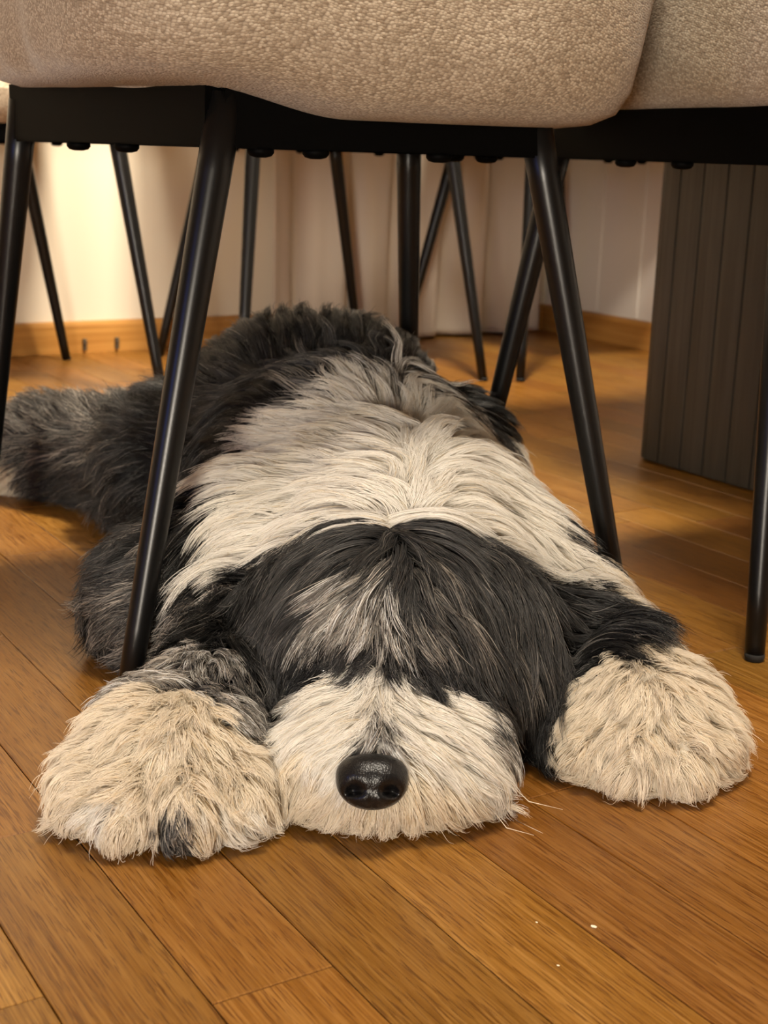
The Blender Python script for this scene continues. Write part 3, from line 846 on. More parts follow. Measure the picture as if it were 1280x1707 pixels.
    ('body', (0.1071, 1.4108, 0.1311), (0.659, 0.087, -0.747), 'W', 0.075, 0.026),
    ('body', (0.1385, 1.0693, 0.1085), (0.384, -0.823, -0.419), 'W', 0.075, 0.026),
    ('body', (0.1228, 1.071, 0.116), (0.343, -0.815, -0.467), 'W', 0.075, 0.026),
    ('body', (0.0445, 0.9997, 0.1533), (0.831, 0.469, -0.3), 'W', 0.075, 0.026),
    ('body', (0.0805, 1.0463, 0.1355), (0.729, -0.172, -0.662), 'W', 0.075, 0.026),
    ('body', (-0.0153, 0.9888, 0.156), (-0.955, 0.047, -0.292), 'W', 0.075, 0.026),
    ('body', (0.1242, 1.4136, 0.0967), (0.399, 0.628, -0.668), 'D', 0.075, 0.026),
    ('body', (0.1228, 1.1241, 0.125), (0.692, -0.181, -0.698), 'K', 0.075, 0.026),
    ('body', (0.1385, 1.0941, 0.1135), (0.692, -0.181, -0.698), 'K', 0.075, 0.026),
    ('body', (0.1582, 1.1005, 0.0951), (0.688, -0.183, -0.702), 'K', 0.075, 0.026),
    ('body', (0.1487, 1.1039, 0.105), (0.649, -0.191, -0.736), 'K', 0.075, 0.026),
    ('body', (0.1313, 1.0998, 0.1187), (0.649, -0.191, -0.736), 'K', 0.075, 0.026),
    ('body', (0.1685, 1.0783, 0.0917), (0.665, -0.188, -0.723), 'K', 0.075, 0.026),
    ('body', (0.026, 1.3319, 0.1924), (0.634, 0.195, 0.748), 'L', 0.075, 0.026),
    ('body', (0.0192, 1.466, 0.1919), (0.102, 0.913, 0.395), 'D', 0.075, 0.026),
    ('body', (0.0342, 1.3342, 0.1885), (0.986, -0.041, -0.159), 'K', 0.06, 0.026),
    ('body', (0.0726, 1.439, 0.1622), (0.956, -0.112, -0.27), 'K', 0.06, 0.026),
    ('body', (0.0909, 1.4204, 0.1506), (0.873, -0.001, -0.488), 'D', 0.06, 0.026),
    ('body', (0.059, 1.3298, 0.1721), (0.989, -0.037, -0.142), 'L', 0.06, 0.026),
    ('body', (-0.028, 1.3154, 0.204), (-0.476, 0.221, 0.851), 'D', 0.075, 0.026),
    ('body', (-0.0068, 1.3303, 0.2025), (-0.032, 0.251, 0.967), 'D', 0.075, 0.026),
    ('body', (-0.0494, 1.3131, 0.2037), (-0.424, 0.874, 0.236), 'D', 0.075, 0.026),
    ('body', (-0.0827, 1.3316, 0.1999), (-0.729, 0.172, 0.662), 'D', 0.075, 0.026),
    ('body', (-0.0401, 1.4463, 0.2163), (-0.037, 0.911, 0.411), 'D', 0.06, 0.035),
    ('body', (-0.0107, 1.4608, 0.2095), (0.11, 0.91, 0.4), 'D', 0.06, 0.035),
    ('body', (0.0031, 1.4659, 0.2031), (0.144, 0.908, 0.393), 'D', 0.055, 0.035),
    ('body', (-0.0704, 1.4623, 0.225), (-0.168, 0.902, 0.399), 'D', 0.06, 0.035),
    ('body', (-0.0993, 1.4519, 0.2224), (-0.236, 0.894, 0.38), 'D', 0.06, 0.035),
    ('body', (-0.1265, 1.4298, 0.21), (-0.321, 0.883, 0.343), 'D', 0.065, 0.035),
    ('body', (-0.0911, 1.3026, 0.1934), (-0.56, 0.826, 0.062), 'K', 0.075, 0.026),
    ('body', (-0.1153, 1.3358, 0.1874), (-0.931, 0.092, 0.352), 'D', 0.075, 0.026),
    ('body', (-0.1489, 1.4239, 0.1987), (-0.519, 0.835, 0.183), 'D', 0.075, 0.026),
    ('body', (-0.1195, 1.2761, 0.1706), (-0.614, 0.783, -0.097), 'K', 0.075, 0.026),
    ('body', (-0.156, 1.395, 0.1738), (-0.708, 0.704, -0.051), 'D', 0.075, 0.026),
    ('body', (-0.1002, 1.2385, 0.1627), (-0.818, 0.559, -0.138), 'K', 0.075, 0.026),
    ('body', (-0.1265, 1.2511, 0.1495), (-0.686, 0.696, -0.212), 'K', 0.075, 0.026),
    ('body', (-0.1636, 1.3399, 0.142), (-0.985, -0.044, -0.168), 'K', 0.075, 0.026),
    ('body', (-0.1282, 1.1214, 0.1442), (-0.952, -0.077, -0.296), 'K', 0.075, 0.026),
    ('body', (-0.1704, 1.3131, 0.11), (-0.938, -0.087, -0.335), 'K', 0.075, 0.026),
    ('body', (-0.1262, 1.0766, 0.1299), (-0.878, -0.155, -0.453), 'K', 0.075, 0.026),
    ('body', (-0.1405, 1.0806, 0.1247), (-0.651, -0.401, -0.644), 'K', 0.075, 0.026),
    ('body', (-0.1415, 1.0562, 0.1019), (-0.345, -0.597, -0.724), 'K', 0.075, 0.026),
    ('body', (-0.1848, 1.3992, 0.1449), (-0.67, 0.738, -0.08), 'K', 0.075, 0.026),
    ('body', (-0.0863, 1.2488, 0.1764), (-0.791, 0.612, -0.013), 'D', 0.075, 0.026),
    ('body', (-0.1071, 1.2195, 0.1395), (-0.705, 0.653, -0.278), 'K', 0.075, 0.026),
    ('hind', (-0.2238, 1.5022, 0.1539), (-0.865, 0.126, 0.486), 'D', 0.055, 0.03),
    ('hind', (-0.2586, 1.5133, 0.1398), (-0.78, 0.157, 0.606), 'D', 0.055, 0.03),
    ('hind', (-0.3098, 1.595, 0.1101), (-0.5, 0.835, 0.23), 'G', 0.055, 0.03),
    ('hind', (-0.3456, 1.6032, 0.1018), (-0.585, 0.797, 0.151), 'G', 0.055, 0.03),
    ('hind', (-0.383, 1.6156, 0.0925), (-0.672, 0.722, 0.162), 'G', 0.055, 0.03),
    ('hind', (-0.4229, 1.6305, 0.0831), (-0.772, 0.611, 0.172), 'G', 0.055, 0.03),
    ('hind', (-0.2247, 1.4336, 0.1229), (-0.84, 0.468, -0.276), 'K', 0.055, 0.03),
    ('hind', (-0.2587, 1.4487, 0.1163), (-0.836, 0.532, -0.133), 'D', 0.055, 0.03),
    ('hind', (-0.32, 1.566, 0.086), (-0.738, 0.656, -0.158), 'G', 0.055, 0.03),
    ('hind', (-0.3686, 1.5903, 0.0745), (-0.868, 0.416, -0.271), 'G', 0.055, 0.03),
    ('hind', (-0.4188, 1.6162, 0.0622), (-0.886, 0.366, -0.284), 'G', 0.055, 0.03),
    ('hind', (-0.2295, 1.4145, 0.081), (-0.68, 0.124, -0.722), 'K', 0.055, 0.03),
    ('hind', (-0.2605, 1.4288, 0.0822), (-0.701, 0.355, -0.619), 'D', 0.055, 0.03),
    ('hind', (-0.3268, 1.5609, 0.0524), (-0.639, 0.522, -0.566), 'D', 0.055, 0.03),
    ('hind', (-0.3684, 1.5862, 0.046), (-0.672, 0.493, -0.553), 'D', 0.055, 0.03),
    ('hind', (-0.2489, 1.4245, 0.0566), (-0.544, 0.516, -0.662), 'K', 0.055, 0.03),
    ('hind', (-0.2854, 1.4623, 0.0467), (-0.787, -0.155, -0.597), 'D', 0.055, 0.03),
    ('hind', (-0.4478, 1.6255, 0.034), (-0.792, 0.234, -0.564), 'C', 0.025, 0.012),
    ('hind', (-0.3555, 1.5854, 0.0288), (-0.529, 0.64, -0.557), 'D', 0.055, 0.03),
    ('arm_l', (-0.1649, 1.0663, 0.0986), (-0.716, -0.434, -0.547), 'G', 0.045, 0.022),
    ('arm_l', (-0.1546, 1.039, 0.0849), (-0.607, -0.557, -0.567), 'G', 0.045, 0.022),
    ('arm_l', (-0.1775, 1.0419, 0.0763), (-0.866, 0.065, -0.495), 'G', 0.045, 0.022),
    ('arm_l', (-0.1836, 1.0355, 0.0586), (-0.783, 0.477, -0.399), 'G', 0.045, 0.022),
    ('arm_l', (-0.206, 1.0571, 0.0295), (-0.631, 0.656, -0.414), 'G', 0.045, 0.022),
    ('arm_l', (-0.1965, 1.0492, 0.0316), (-0.608, 0.633, -0.479), 'G', 0.045, 0.022),
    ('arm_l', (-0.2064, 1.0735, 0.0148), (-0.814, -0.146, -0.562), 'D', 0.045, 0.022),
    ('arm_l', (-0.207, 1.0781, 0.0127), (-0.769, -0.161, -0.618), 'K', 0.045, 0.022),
    ('arm_l', (-0.1447, 1.0078, 0.0778), (0.031, -0.936, -0.351), 'G', 0.045, 0.022),
    ('arm_l', (-0.1288, 0.941, 0.078), (0.243, -0.938, -0.247), 'K', 0.045, 0.022),  # black key paints the deep shade beside the head
    ('arm_l', (-0.1361, 1.0323, 0.0881), (0.127, -0.948, -0.291), 'K', 0.045, 0.022),  # same painted shade, further up the foreleg
    ('arm_l', (-0.164, 1.0145, 0.0524), (-0.49, 0.596, -0.636), 'G', 0.045, 0.022),
    ('arm_l', (-0.1748, 1.0637, 0.0944), (-0.866, -0.267, -0.422), 'D', 0.045, 0.022),
    ('arm_l', (-0.1953, 1.0622, 0.0168), (-0.841, -0.136, -0.524), 'D', 0.045, 0.022),
    ('paw_l', (-0.1231, 0.8639, 0.0829), (-0.147, -0.957, -0.249), 'L', 0.03, 0.014),
    ('paw_l', (-0.1348, 0.8574, 0.0769), (-0.686, -0.598, -0.415), 'L', 0.03, 0.014),
    ('paw_l', (-0.1134, 0.8568, 0.0797), (0.464, -0.743, -0.482), 'G', 0.03, 0.014),
    ('paw_l', (-0.1026, 0.8333, 0.0701), (0.435, -0.879, -0.198), 'L', 0.03, 0.014),
    ('paw_l', (-0.1297, 0.8174, 0.0755), (-0.119, -0.975, -0.187), 'C', 0.026, 0.014),
    ('paw_l', (-0.1441, 0.8078, 0.072), (-0.748, -0.574, -0.333), 'C', 0.026, 0.014),
    ('paw_l', (-0.155, 0.7998, 0.0651), (-0.88, -0.131, -0.457), 'C', 0.026, 0.014),
    ('paw_l', (-0.1135, 0.8173, 0.0728), (0.248, -0.93, -0.271), 'C', 0.026, 0.014),
    ('paw_l', (-0.1004, 0.8118, 0.0654), (0.693, -0.412, -0.591), 'C', 0.026, 0.014),
    ('paw_l', (-0.1666, 0.7984, 0.0564), (-0.792, 0.238, -0.562), 'C', 0.026, 0.014),
    ('paw_l', (-0.1472, 0.792, 0.0624), (-0.742, -0.38, -0.552), 'C', 0.026, 0.014),
    ('paw_l', (-0.1291, 0.7934, 0.0655), (-0.354, -0.773, -0.527), 'C', 0.026, 0.014),
    ('paw_l', (-0.1139, 0.7943, 0.0626), (0.191, -0.731, -0.656), 'C', 0.026, 0.014),
    ('paw_l', (-0.0965, 0.8001, 0.055), (0.699, 0.11, -0.706), 'C', 0.026, 0.014),
    ('paw_l', (-0.1809, 0.7868, 0.0409), (-0.754, -0.513, -0.409), 'C', 0.026, 0.014),
    ('paw_l', (-0.1545, 0.7735, 0.0463), (-0.669, -0.615, -0.417), 'C', 0.026, 0.014),
    ('paw_l', (-0.1377, 0.7809, 0.0509), (-0.499, -0.549, -0.67), 'C', 0.026, 0.014),
    ('paw_l', (-0.1178, 0.7771, 0.0475), (0.128, -0.868, -0.48), 'C', 0.026, 0.014),
    ('paw_l', (-0.1079, 0.7802, 0.0469), (0.497, -0.641, -0.584), 'C', 0.026, 0.014),
    ('paw_l', (-0.0825, 0.7827, 0.0394), (0.734, -0.46, -0.499), 'C', 0.026, 0.014),
    ('paw_l', (-0.1811, 0.777, 0.0324), (-0.608, -0.306, -0.733), 'C', 0.026, 0.014),
    ('paw_l', (-0.1578, 0.7621, 0.0377), (-0.529, -0.172, -0.831), 'C', 0.026, 0.014),
    ('paw_l', (-0.1505, 0.757, 0.0374), (-0.271, -0.62, -0.736), 'C', 0.026, 0.014),
    ('paw_l', (-0.1432, 0.7605, 0.0374), (-0.062, -0.76, -0.647), 'C', 0.026, 0.014),
    ('paw_l', (-0.1206, 0.7636, 0.0403), (0.138, -0.87, -0.473), 'C', 0.022, 0.014),
    ('paw_l', (-0.114, 0.7593, 0.0398), (0.367, -0.696, -0.617), 'C', 0.026, 0.014),
    ('paw_l', (-0.1069, 0.7606, 0.0372), (0.451, -0.318, -0.834), 'C', 0.026, 0.014),
    ('paw_l', (-0.0836, 0.7751, 0.0327), (0.642, -0.331, -0.691), 'C', 0.026, 0.014),
    ('paw_l', (-0.1474, 0.7527, 0.0279), (-0.421, -0.179, -0.889), 'C', 0.02, 0.01),
    ('paw_l', (-0.1199, 0.7576, 0.0351), (0.102, -0.663, -0.742), 'G', 0.018, 0.008),  # grey for the toe pad and for shade painted in the cleft
    ('paw_l', (-0.1206, 0.7549, 0.026), (0.002, -0.074, -0.997), 'G', 0.014, 0.006),  # lower end of the pad and its painted cleft shade
    ('paw_l', (-0.1596, 0.7616, 0.0341), (-0.538, 0.457, -0.709), 'W', 0.026, 0.012),
    ('paw_l', (-0.1093, 0.7559, 0.0339), (0.401, -0.351, -0.846), 'W', 0.026, 0.012),
    ('paw_l', (-0.081, 0.7745, 0.0296), (0.635, -0.054, -0.771), 'W', 0.026, 0.012),
    ('paw_l', (-0.1142, 0.7522, 0.0276), (0.015, -0.138, -0.99), 'C', 0.02, 0.01),
    ('paw_l', (-0.1082, 0.7544, 0.0277), (0.145, -0.089, -0.985), 'C', 0.02, 0.01),
    ('paw_l', (-0.0882, 0.7723, 0.025), (0.381, 0.005, -0.924), 'W', 0.03, 0.012),
    ('arm_r', (0.1566, 1.0323, 0.0896), (0.907, -0.305, -0.289), 'W', 0.05, 0.024),
    ('arm_r', (0.1649, 1.0025, 0.0842), (0.908, -0.105, -0.405), 'C', 0.05, 0.024),
    ('arm_r', (0.1875, 0.9794, 0.0801), (0.581, -0.205, -0.788), 'C', 0.05, 0.024),
    ('arm_r', (0.1926, 0.9614, 0.0819), (0.607, -0.2, -0.769), 'C', 0.05, 0.024),
    ('arm_r', (0.1694, 1.0585, 0.091), (0.788, -0.155, -0.595), 'C', 0.05, 0.024),
    ('paw_r', (0.1861, 0.9011, 0.0755), (0.271, -0.928, -0.257), 'C', 0.03, 0.014),
    ('paw_r', (0.1713, 0.8914, 0.0683), (-0.74, -0.418, -0.526), 'C', 0.026, 0.014),
    ('paw_r', (0.1873, 0.8851, 0.0676), (0.115, -0.801, -0.588), 'C', 0.026, 0.014),
    ('paw_r', (0.2012, 0.8867, 0.0676), (0.783, -0.408, -0.471), 'C', 0.026, 0.014),
    ('paw_r', (0.1615, 0.885, 0.0571), (-0.663, -0.082, -0.744), 'C', 0.026, 0.014),
    ('paw_r', (0.1768, 0.8791, 0.0599), (-0.419, -0.49, -0.765), 'C', 0.026, 0.014),
    ('paw_r', (0.193, 0.8761, 0.0583), (0.425, -0.496, -0.757), 'C', 0.026, 0.014),
    ('paw_r', (0.2102, 0.8799, 0.0573), (0.905, 0.159, -0.394), 'C', 0.026, 0.014),
    ('paw_r', (0.1463, 0.8784, 0.0386), (-0.699, -0.433, -0.569), 'C', 0.026, 0.014),
    ('paw_r', (0.1684, 0.8669, 0.0434), (-0.462, -0.601, -0.652), 'C', 0.026, 0.014),
    ('paw_r', (0.178, 0.862, 0.0423), (-0.263, -0.812, -0.521), 'C', 0.026, 0.014),
    ('paw_r', (0.2039, 0.8649, 0.0425), (0.394, -0.76, -0.517), 'C', 0.026, 0.014),
    ('paw_r', (0.2148, 0.8667, 0.0419), (0.829, 0.335, -0.448), 'C', 0.026, 0.014),
    ('paw_r', (0.1425, 0.8738, 0.0295), (-0.456, -0.018, -0.89), 'C', 0.026, 0.014),
    ('paw_r', (0.1584, 0.8722, 0.0279), (-0.294, -0.12, -0.948), 'C', 0.026, 0.014),
    ('paw_r', (0.1711, 0.855, 0.0338), (-0.216, -0.397, -0.892), 'C', 0.026, 0.014),
    ('paw_r', (0.1815, 0.8565, 0.0335), (0.107, -0.424, -0.899), 'C', 0.026, 0.014),
    ('paw_r', (0.2078, 0.857, 0.0355), (0.547, -0.434, -0.716), 'C', 0.026, 0.014),
    ('paw_r', (0.1476, 0.8709, 0.0197), (-0.256, 0.284, -0.924), 'C', 0.025, 0.014),
    ('paw_r', (0.1731, 0.8522, 0.0258), (-0.1, -0.033, -0.994), 'C', 0.028, 0.014),
    ('paw_r', (0.1974, 0.861, 0.0255), (-0.11, -0.036, -0.993), 'C', 0.028, 0.014),
    ('ear_r', (0.1244, 0.9714, 0.1017), (0.958, -0.072, -0.276), 'K', 0.1, 0.022),
    ('ear_r', (0.1376, 0.9675, 0.0947), (0.847, 0.409, -0.339), 'K', 0.08, 0.022),
    ('ear_r', (0.1533, 0.967, 0.0872), (0.947, -0.073, -0.313), 'K', 0.07, 0.022),
    ('ear_r', (0.1273, 0.9497, 0.0905), (0.729, 0.574, -0.373), 'K', 0.1, 0.022),
    ('ear_r', (0.1584, 0.9565, 0.0752), (0.88, -0.465, -0.095), 'D', 0.07, 0.022),
    ('ear_r', (0.13, 0.9463, 0.0777), (0.692, 0.583, -0.426), 'K', 0.1, 0.022),
    ('ear_r', (0.1561, 0.9466, 0.0702), (0.438, -0.882, 0.172), 'K', 0.06, 0.022),
    ('ear_r', (0.1346, 0.9541, 0.059), (0.688, 0.406, -0.601), 'D', 0.1, 0.022),
    ('ear_r', (0.141, 0.9057, 0.0439), (0.294, -0.952, -0.079), 'K', 0.1, 0.022),
]
# ------------------------------------------------------------------ coat
COAT = {'K': (.010, .0096, .0094), 'D': (.042, .0405, .0395), 'G': (.140, .131, .122), 'L': (.36, .325, .285), 'W': (.92, .885, .82), 'C': (.90, .82, .69)}
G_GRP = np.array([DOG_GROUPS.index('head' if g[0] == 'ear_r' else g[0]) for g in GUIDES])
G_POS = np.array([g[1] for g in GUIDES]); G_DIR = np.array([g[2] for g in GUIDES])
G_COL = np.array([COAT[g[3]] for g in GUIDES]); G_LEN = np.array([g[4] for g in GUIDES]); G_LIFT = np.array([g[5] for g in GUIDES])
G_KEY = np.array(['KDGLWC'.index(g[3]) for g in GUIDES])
NR = np.random.default_rng(11)
def unit(v): return v / (np.linalg.norm(v, axis=-1, keepdims=True) + 1e-9)
_wv = NR.normal(size=(10, 3)); _wp = NR.uniform(0, 6.28, (10, 3))
def warp(P, scale, amp):
    """smooth pseudo-random displacement of points"""
    q = P * scale
    out = np.zeros_like(P)
    for i in range(10):
        f = 1.0 + 0.55 * i
        out += np.sin((q @ unit(_wv[i]))[:, None] * f + _wp[i]) / (1 + .5 * i)
    return out * amp * 0.4
def group_of(P):
    D = np.stack(dog_prims(P)); a = D.argmin(0)
    gi = np.array([DOG_GROUPS.index(p[1]) for p in DOG]); return gi[a]
def guide_w(P, grp, sigma):
    """normalised weights of the guides, own group only"""
    d2 = ((P[:, None, :] - G_POS[None]) ** 2).sum(-1)
    d2 = np.where(grp[:, None] == G_GRP[None], d2, d2 + 4.0)
    w = np.exp(-(d2 - d2.min(1, keepdims=True)) / (2 * sigma * sigma))
    return w / w.sum(1, keepdims=True)
def coat_key(P, grp, jitter):
    soft = np.where((grp == 3) | (grp == 5) | (grp == 7), .35, 1.0)[:, None]
    Q = P + (warp(P, 60., .010) + warp(P, 210., .006) + NR.normal(size=P.shape) * jitter) * soft
    d2 = ((Q[:, None, :] - G_POS[None]) ** 2).sum(-1)
    d2 = np.where(grp[:, None] == G_GRP[None], d2, d2 + 0.0006)
    return G_KEY[d2.argmin(1)]
CT = np.array([COAT[k] for k in 'KDGLWC'])

DV, DF = surface_nets((-.62, .68, -.012), (.34, 1.74, .30), .0075)
dm = bpy.data.meshes.new('dog'); dm.from_pydata(DV.tolist(), [], DF.tolist())
dm.polygons.foreach_set('use_smooth', [True] * len(dm.polygons))
DOGO = Vector((0.0, 1.15, 0.0))
dog = link(bpy.data.objects.new('dog', dm))
tag(dog, 'shaggy black and white sheepdog asleep on the parquet with its chin on the floor', 'dog')
gv = group_of(DV)
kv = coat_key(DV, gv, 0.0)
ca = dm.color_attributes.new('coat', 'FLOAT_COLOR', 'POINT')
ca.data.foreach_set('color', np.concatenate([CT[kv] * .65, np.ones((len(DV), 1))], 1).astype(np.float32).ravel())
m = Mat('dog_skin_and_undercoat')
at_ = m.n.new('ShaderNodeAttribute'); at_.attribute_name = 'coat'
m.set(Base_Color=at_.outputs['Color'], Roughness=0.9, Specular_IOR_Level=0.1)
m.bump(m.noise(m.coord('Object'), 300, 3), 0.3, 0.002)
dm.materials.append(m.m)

def mat_fur():
    m = Mat('dog_fur')
    a = m.n.new('ShaderNodeAttribute'); a.attribute_name = 'coat'
    m.set(Base_Color=a.outputs['Color'], Roughness=0.40, Specular_IOR_Level=0.5)
    tr = m.n.new('ShaderNodeBsdfTranslucent'); m.l(a.outputs['Color'], tr.inputs['Color'])
    mx = m.n.new('ShaderNodeMixShader'); mx.inputs[0].default_value = 0.42
    m.l(m.b.outputs[0], mx.inputs[1]); m.l(tr.outputs[0], mx.inputs[2])
    m.l(mx.outputs[0], m.n['Material Output'].inputs['Surface'])
    return m.m
FUR = mat_fur()

# clump roots spread evenly over the skin
quads = DV[DF]
ar = np.linalg.norm(np.cross(quads[:, 2] - quads[:, 0], quads[:, 3] - quads[:, 1]), axis=1) / 2
cen = quads.mean(1)
nrm = unit(np.cross(quads[:, 2] - quads[:, 0], quads[:, 3] - quads[:, 1]))
if (nrm * dog_grad(cen)).sum(1).mean() < 0: nrm = -nrm
gq = group_of(cen)
dens = np.array([{'body': 13000, 'hind': 13000, 'head': 30000, 'muzzle': 42000, 'arm_l': 16000, 'paw_l': 34000, 'arm_r': 16000, 'paw_r': 34000}[g] for g in DOG_GROUPS], float)[gq]
dens = np.where((cen[:, 2] < .007) | (nrm[:, 2] < -.75), 0, dens)
HPC = {'body': 34, 'hind': 28, 'head': 34, 'muzzle': 30, 'arm_l': 32, 'paw_l': 34, 'arm_r': 30, 'paw_r': 34}
HRAD = {'body': .00024, 'hind': .00026, 'head': .00020, 'muzzle': .00018, 'arm_l': .00023, 'paw_l': .00018, 'arm_r': .00021, 'paw_r': .00018}
FRIZZ = {'body': .0022, 'hind': .0045, 'head': .0024, 'muzzle': .0018, 'arm_l': .0035, 'paw_l': .0016, 'arm_r': .002, 'paw_r': .0016}
TIGHT = {'body': .72, 'hind': .62, 'head': .75, 'muzzle': .70, 'arm_l': .62, 'paw_l': .80, 'arm_r': .65, 'paw_r': .80}
cnt = NR.poisson(ar * dens)
ci = np.repeat(np.arange(len(cen)), cnt)
ab = NR.uniform(0, 1, (len(ci), 2))
q = quads[ci]
roots = (q[:, 0] * ((1 - ab[:, :1]) * (1 - ab[:, 1:])) + q[:, 1] * (ab[:, :1] * (1 - ab[:, 1:])) + q[:, 2] * ab[:, :1] * ab[:, 1:] + q[:, 3] * (1 - ab[:, :1]) * ab[:, 1:])
grp = group_of(roots)
NP = 10
def grow(roots, grp):
    n = len(roots)
    w = guide_w(roots, grp, .014)
    ln = (w @ G_LEN) * NR.uniform(.72, 1.12, n); lift = (w @ G_LIFT)
    layer = NR.uniform(.12, 1.0, n) ** .8
    hmax = lift * layer
    P = [roots.copy()]; p = roots.copy()
    step = ln / (NP - 1)
    wild = np.where((grp == 5) | (grp == 7), 1.45, 1.0)[:, None]
    bend = (warp(roots, 75., .30) + NR.normal(size=(n, 3)) * .12) * wild
    for i in range(1, NP):
        t = i / (NP - 1)
        N = dog_grad(p)
        d = guide_w(p, grp, .016) @ G_DIR
        d = unit(d) + bend * (0.35 + t * .9) + warp(p, 130., .16)
        d = d - N * (d * N).sum(1, keepdims=True) * .85
        v = unit(d) + N * (lift / .02 * layer * .75 * (1 - t) ** 1.5)[:, None]
        v[:, 2] -= .22 * t
        p = p + unit(v) * step[:, None]
        s = dog_sdf(p); want = hmax * (1 - (1 - t) ** 2.2) + .0012
        push = np.clip(want - s, 0, None) * .8
        p = p + N * push[:, None]
        lim = .003 + .003 * layer
        p[:, 2] = np.maximum(p[:, 2], lim)
        P.append(p.copy())
    return np.stack(P, 1), ln, layer
curves, clen, layer = grow(roots, grp)
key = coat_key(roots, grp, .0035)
NRM = dog_grad(roots)
tg = unit(np.cross(NRM, np.array([.3, .5, .81]))); bt = np.cross(NRM, tg)
def fur_part(name, mask, label):
    idx = np.flatnonzero(mask)
    g0 = grp[idx]
    hpc = np.array([HPC[g] for g in DOG_GROUPS])[g0]
    hi = np.repeat(idx, hpc); n = len(hi); g = grp[hi]
    rad_c = 1.15 / np.sqrt(np.array([13000, 13000, 30000, 42000, 16000, 24000, 16000, 24000], float))[g]
    rr = np.sqrt(NR.uniform(0, 1, n)) * rad_c; th = NR.uniform(0, 6.283, n)
    off = tg[hi] * (rr * np.cos(th))[:, None] + bt[hi] * (rr * np.sin(th))[:, None]
    K = 8
    ls = NR.uniform(.62, 1.04, n); stray = NR.uniform(0, 1, n) < .06
    tight = np.array([TIGHT[x] for x in DOG_GROUPS])[g] * NR.uniform(.75, 1.1, n)
    tight = np.where(stray, .0, np.minimum(tight, .96))
    fr = np.array([FRIZZ[x] for x in DOG_GROUPS])[g] * np.where(stray, 2.6, 1.0)
    r1 = unit(NR.normal(size=(n, 3))); r2 = unit(NR.normal(size=(n, 3))); ph = NR.uniform(0, 6.28, n); fq = NR.uniform(3.5, 8, n)
    out = np.empty((n, K, 3), np.float32)
    C = curves[hi]
    for k in range(K):
        t = k / (K - 1); u = np.minimum(t * ls, 1.0) * (NP - 1)
        i0 = np.minimum(u.astype(int), NP - 2); f = (u - i0)[:, None]
        base = C[np.arange(n), i0] * (1 - f) + C[np.arange(n), i0 + 1] * f
        b = base + off * (1 - tight * t ** .8)[:, None] + (r1 * np.sin(fq * t + ph)[:, None] * .55 + r2 * t) * (fr * t ** .9)[:, None]
        if k == 0: b = b - NRM[hi] * .002
        b[:, 2] = np.maximum(b[:, 2], .0012)
        out[:, k] = b
    # colour: key of the clump, single hairs of the neighbouring shade, tips a little paler
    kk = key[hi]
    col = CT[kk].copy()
    rnd = NR.uniform(0, 1, n)
    cl = np.exp(NR.normal(size=len(roots)) * .28)[hi] * np.exp(NR.normal(size=n) * .22)
    dark = kk <= 1
    m1 = dark & (rnd < .10); col[m1] = CT[2] * .8
    m2 = dark & (kk == 1) & (rnd > .965); col[m2] = CT[3] * .6
    m3 = (kk == 2) & (rnd < .28); col[m3] = CT[3]
    m4 = (kk == 2) & (rnd > .68); col[m4] = CT[1]
    m5 = (kk == 3) & (rnd < .30); col[m5] = CT[4]
    m6 = (kk == 3) & (rnd > .78); col[m6] = CT[2]
    pale = kk >= 4
    cl = np.where(pale, 1 - .07 * np.abs(NR.normal(size=n)), cl)
    m7 = pale & (rnd < .08); col[m7] = col[m7] * np.array([.88, .80, .68])
    col = np.clip(col * cl[:, None], 0, .93)
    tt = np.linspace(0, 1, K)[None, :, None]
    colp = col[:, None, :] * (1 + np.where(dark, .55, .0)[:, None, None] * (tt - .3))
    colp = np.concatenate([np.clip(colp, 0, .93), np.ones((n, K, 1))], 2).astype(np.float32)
    hr = np.array([HRAD[x] for x in DOG_GROUPS])[g] * NR.uniform(.75, 1.25, n)
    prof = np.array([1, 1, 1, .97, .9, .78, .58, .22])
    rad = (hr[:, None] * prof[None]).astype(np.float32)
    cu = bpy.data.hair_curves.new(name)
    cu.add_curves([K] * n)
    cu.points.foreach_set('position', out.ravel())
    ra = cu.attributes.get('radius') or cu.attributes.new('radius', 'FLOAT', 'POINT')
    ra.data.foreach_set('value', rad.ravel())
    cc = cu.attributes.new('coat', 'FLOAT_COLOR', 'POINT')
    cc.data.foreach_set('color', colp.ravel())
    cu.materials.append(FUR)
    o = bpy.data.objects.new(name, cu); link(o, dog); o['label'] = label; o['kind'] = 'stuff'
    return n
gi = {g: i for i, g in enumerate(DOG_GROUPS)}
total = 0
total += fur_part('head_fur', grp == gi['head'], 'long dark grey hair parted over head and ears')
total += fur_part('muzzle_fur', grp == gi['muzzle'], 'white and cream muzzle hair')
total += fur_part('back_fur', grp == gi['body'], 'long coat, black back with a white collar')
total += fur_part('hind_leg_fur', grp == gi['hind'], 'grey fluffy hair of the stretched hind leg')
total += fur_part('foreleg_fur', grp == gi['arm_l'], 'grey hair of the foreleg by the chair leg')
total += fur_part('foreleg_fur', grp == gi['arm_r'], 'cream hair of the foreleg under the ear')
total += fur_part('paw_fur', grp == gi['paw_l'], 'cream fluffy hair of the nearer paw')
total += fur_part('paw_fur', grp == gi['paw_r'], 'cream fluffy hair of the farther paw')
print('HAIRS', total, 'clumps', len(roots))

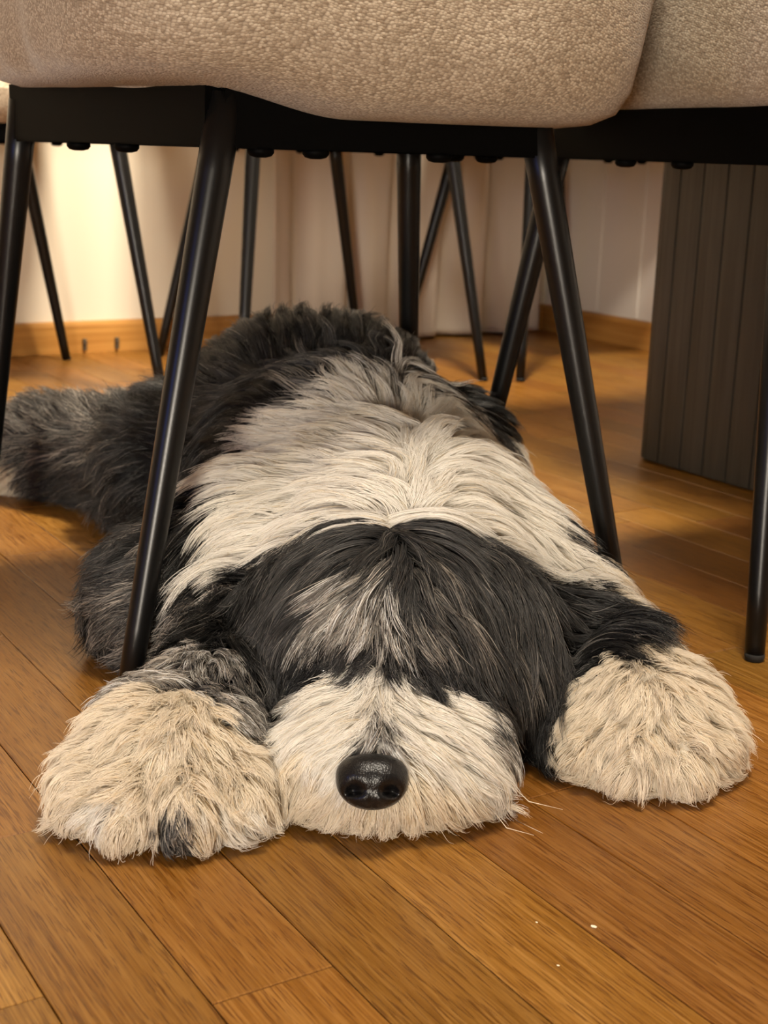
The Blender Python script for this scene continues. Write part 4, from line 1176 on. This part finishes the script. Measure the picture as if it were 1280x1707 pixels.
# ------------------------------------------------------------------ nose, eyes, whiskers
def nose_mesh():
    bm = bmesh.new()
    bmesh.ops.create_uvsphere(bm, u_segments=64, v_segments=48, radius=1.0)
    for v in bm.verts:
        d = v.co.normalized(); x, y, z = d
        # broad rounded leather, wider above, a little flat in front
        sx = .0222 * (1 + .13 * z); sz = .0175 if z > 0 else .0165; sy = .0175
        p = Vector((math.copysign(abs(x) ** .86, x) * sx, math.copysign(abs(y) ** .9, y) * sy, math.copysign(abs(z) ** .86, z) * sz))
        if y < 0:
            for s in (-1, 1):    # nostrils: comma shaped hollows that open to the side
                ex = (x - s * .48) / .26; ez = (z + .26 + .35 * max(0, abs(x) - .5)) / .20
                k = math.exp(-(ex * ex + ez * ez)); p.y += .0125 * k
                rx = (x - s * .52) / .36; rz = (z + .18) / .34
                p.y -= .0018 * math.exp(-(rx * rx + rz * rz))
            p.y += .0024 * math.exp(-(x / .07) ** 2) * max(0, min(1, (.25 - z) * 2.0))      # middle groove
        v.co = p
    return bm
m = Mat('black_nose_leather')
v = m.coord('Object')
vo = m.n.new('ShaderNodeTexVoronoi'); vo.inputs['Scale'].default_value = 900; m.l(v, vo.inputs['Vector'])
m.set(Base_Color=(.0045, .0042, .0045), Roughness=0.33, Specular_IOR_Level=0.38)
m.bump(vo.outputs['Distance'], 0.30, 0.0006)
nose = obj('nose', nose_mesh(), m.m, dog, True); nose.location = (-.002, .778, .046); nose.rotation_euler = (math.radians(-28), 0, math.radians(2))
nose['label'] = 'moist black nose'
eye_m = mat_plain('dark_eye', (.008, .006, .005), .15)
for x in (-.036, .048):
    bm = bmesh.new(); bmesh.ops.create_uvsphere(bm, u_segments=20, v_segments=14, radius=.012)
    for vv in bm.verts: vv.co.z *= .8
    o = obj('eye', bm, eye_m, dog, True); o.location = (x, .862, .088)
wm = mat_plain('pale_whisker', (.85, .74, .58), .4)
for i, (a, b, c) in enumerate((((.075, .826, .020), (.092, .812, .006), (.108, .802, .003)), ((.080, .826, .030), (.100, .820, .016), (.122, .818, .012)), ((.070, .820, .016), (.085, .806, .004), (.102, .800, .0025)))):
    bm = bmesh.new(); tube(bm, [a, [(p + q_) / 2 + (0.001 if j == 2 else 0) for j, (p, q_) in enumerate(zip(a, b))], b, c], [.00032, .0003, .00024, .0001], 6)
    obj('whisker', bm, wm, dog, True)
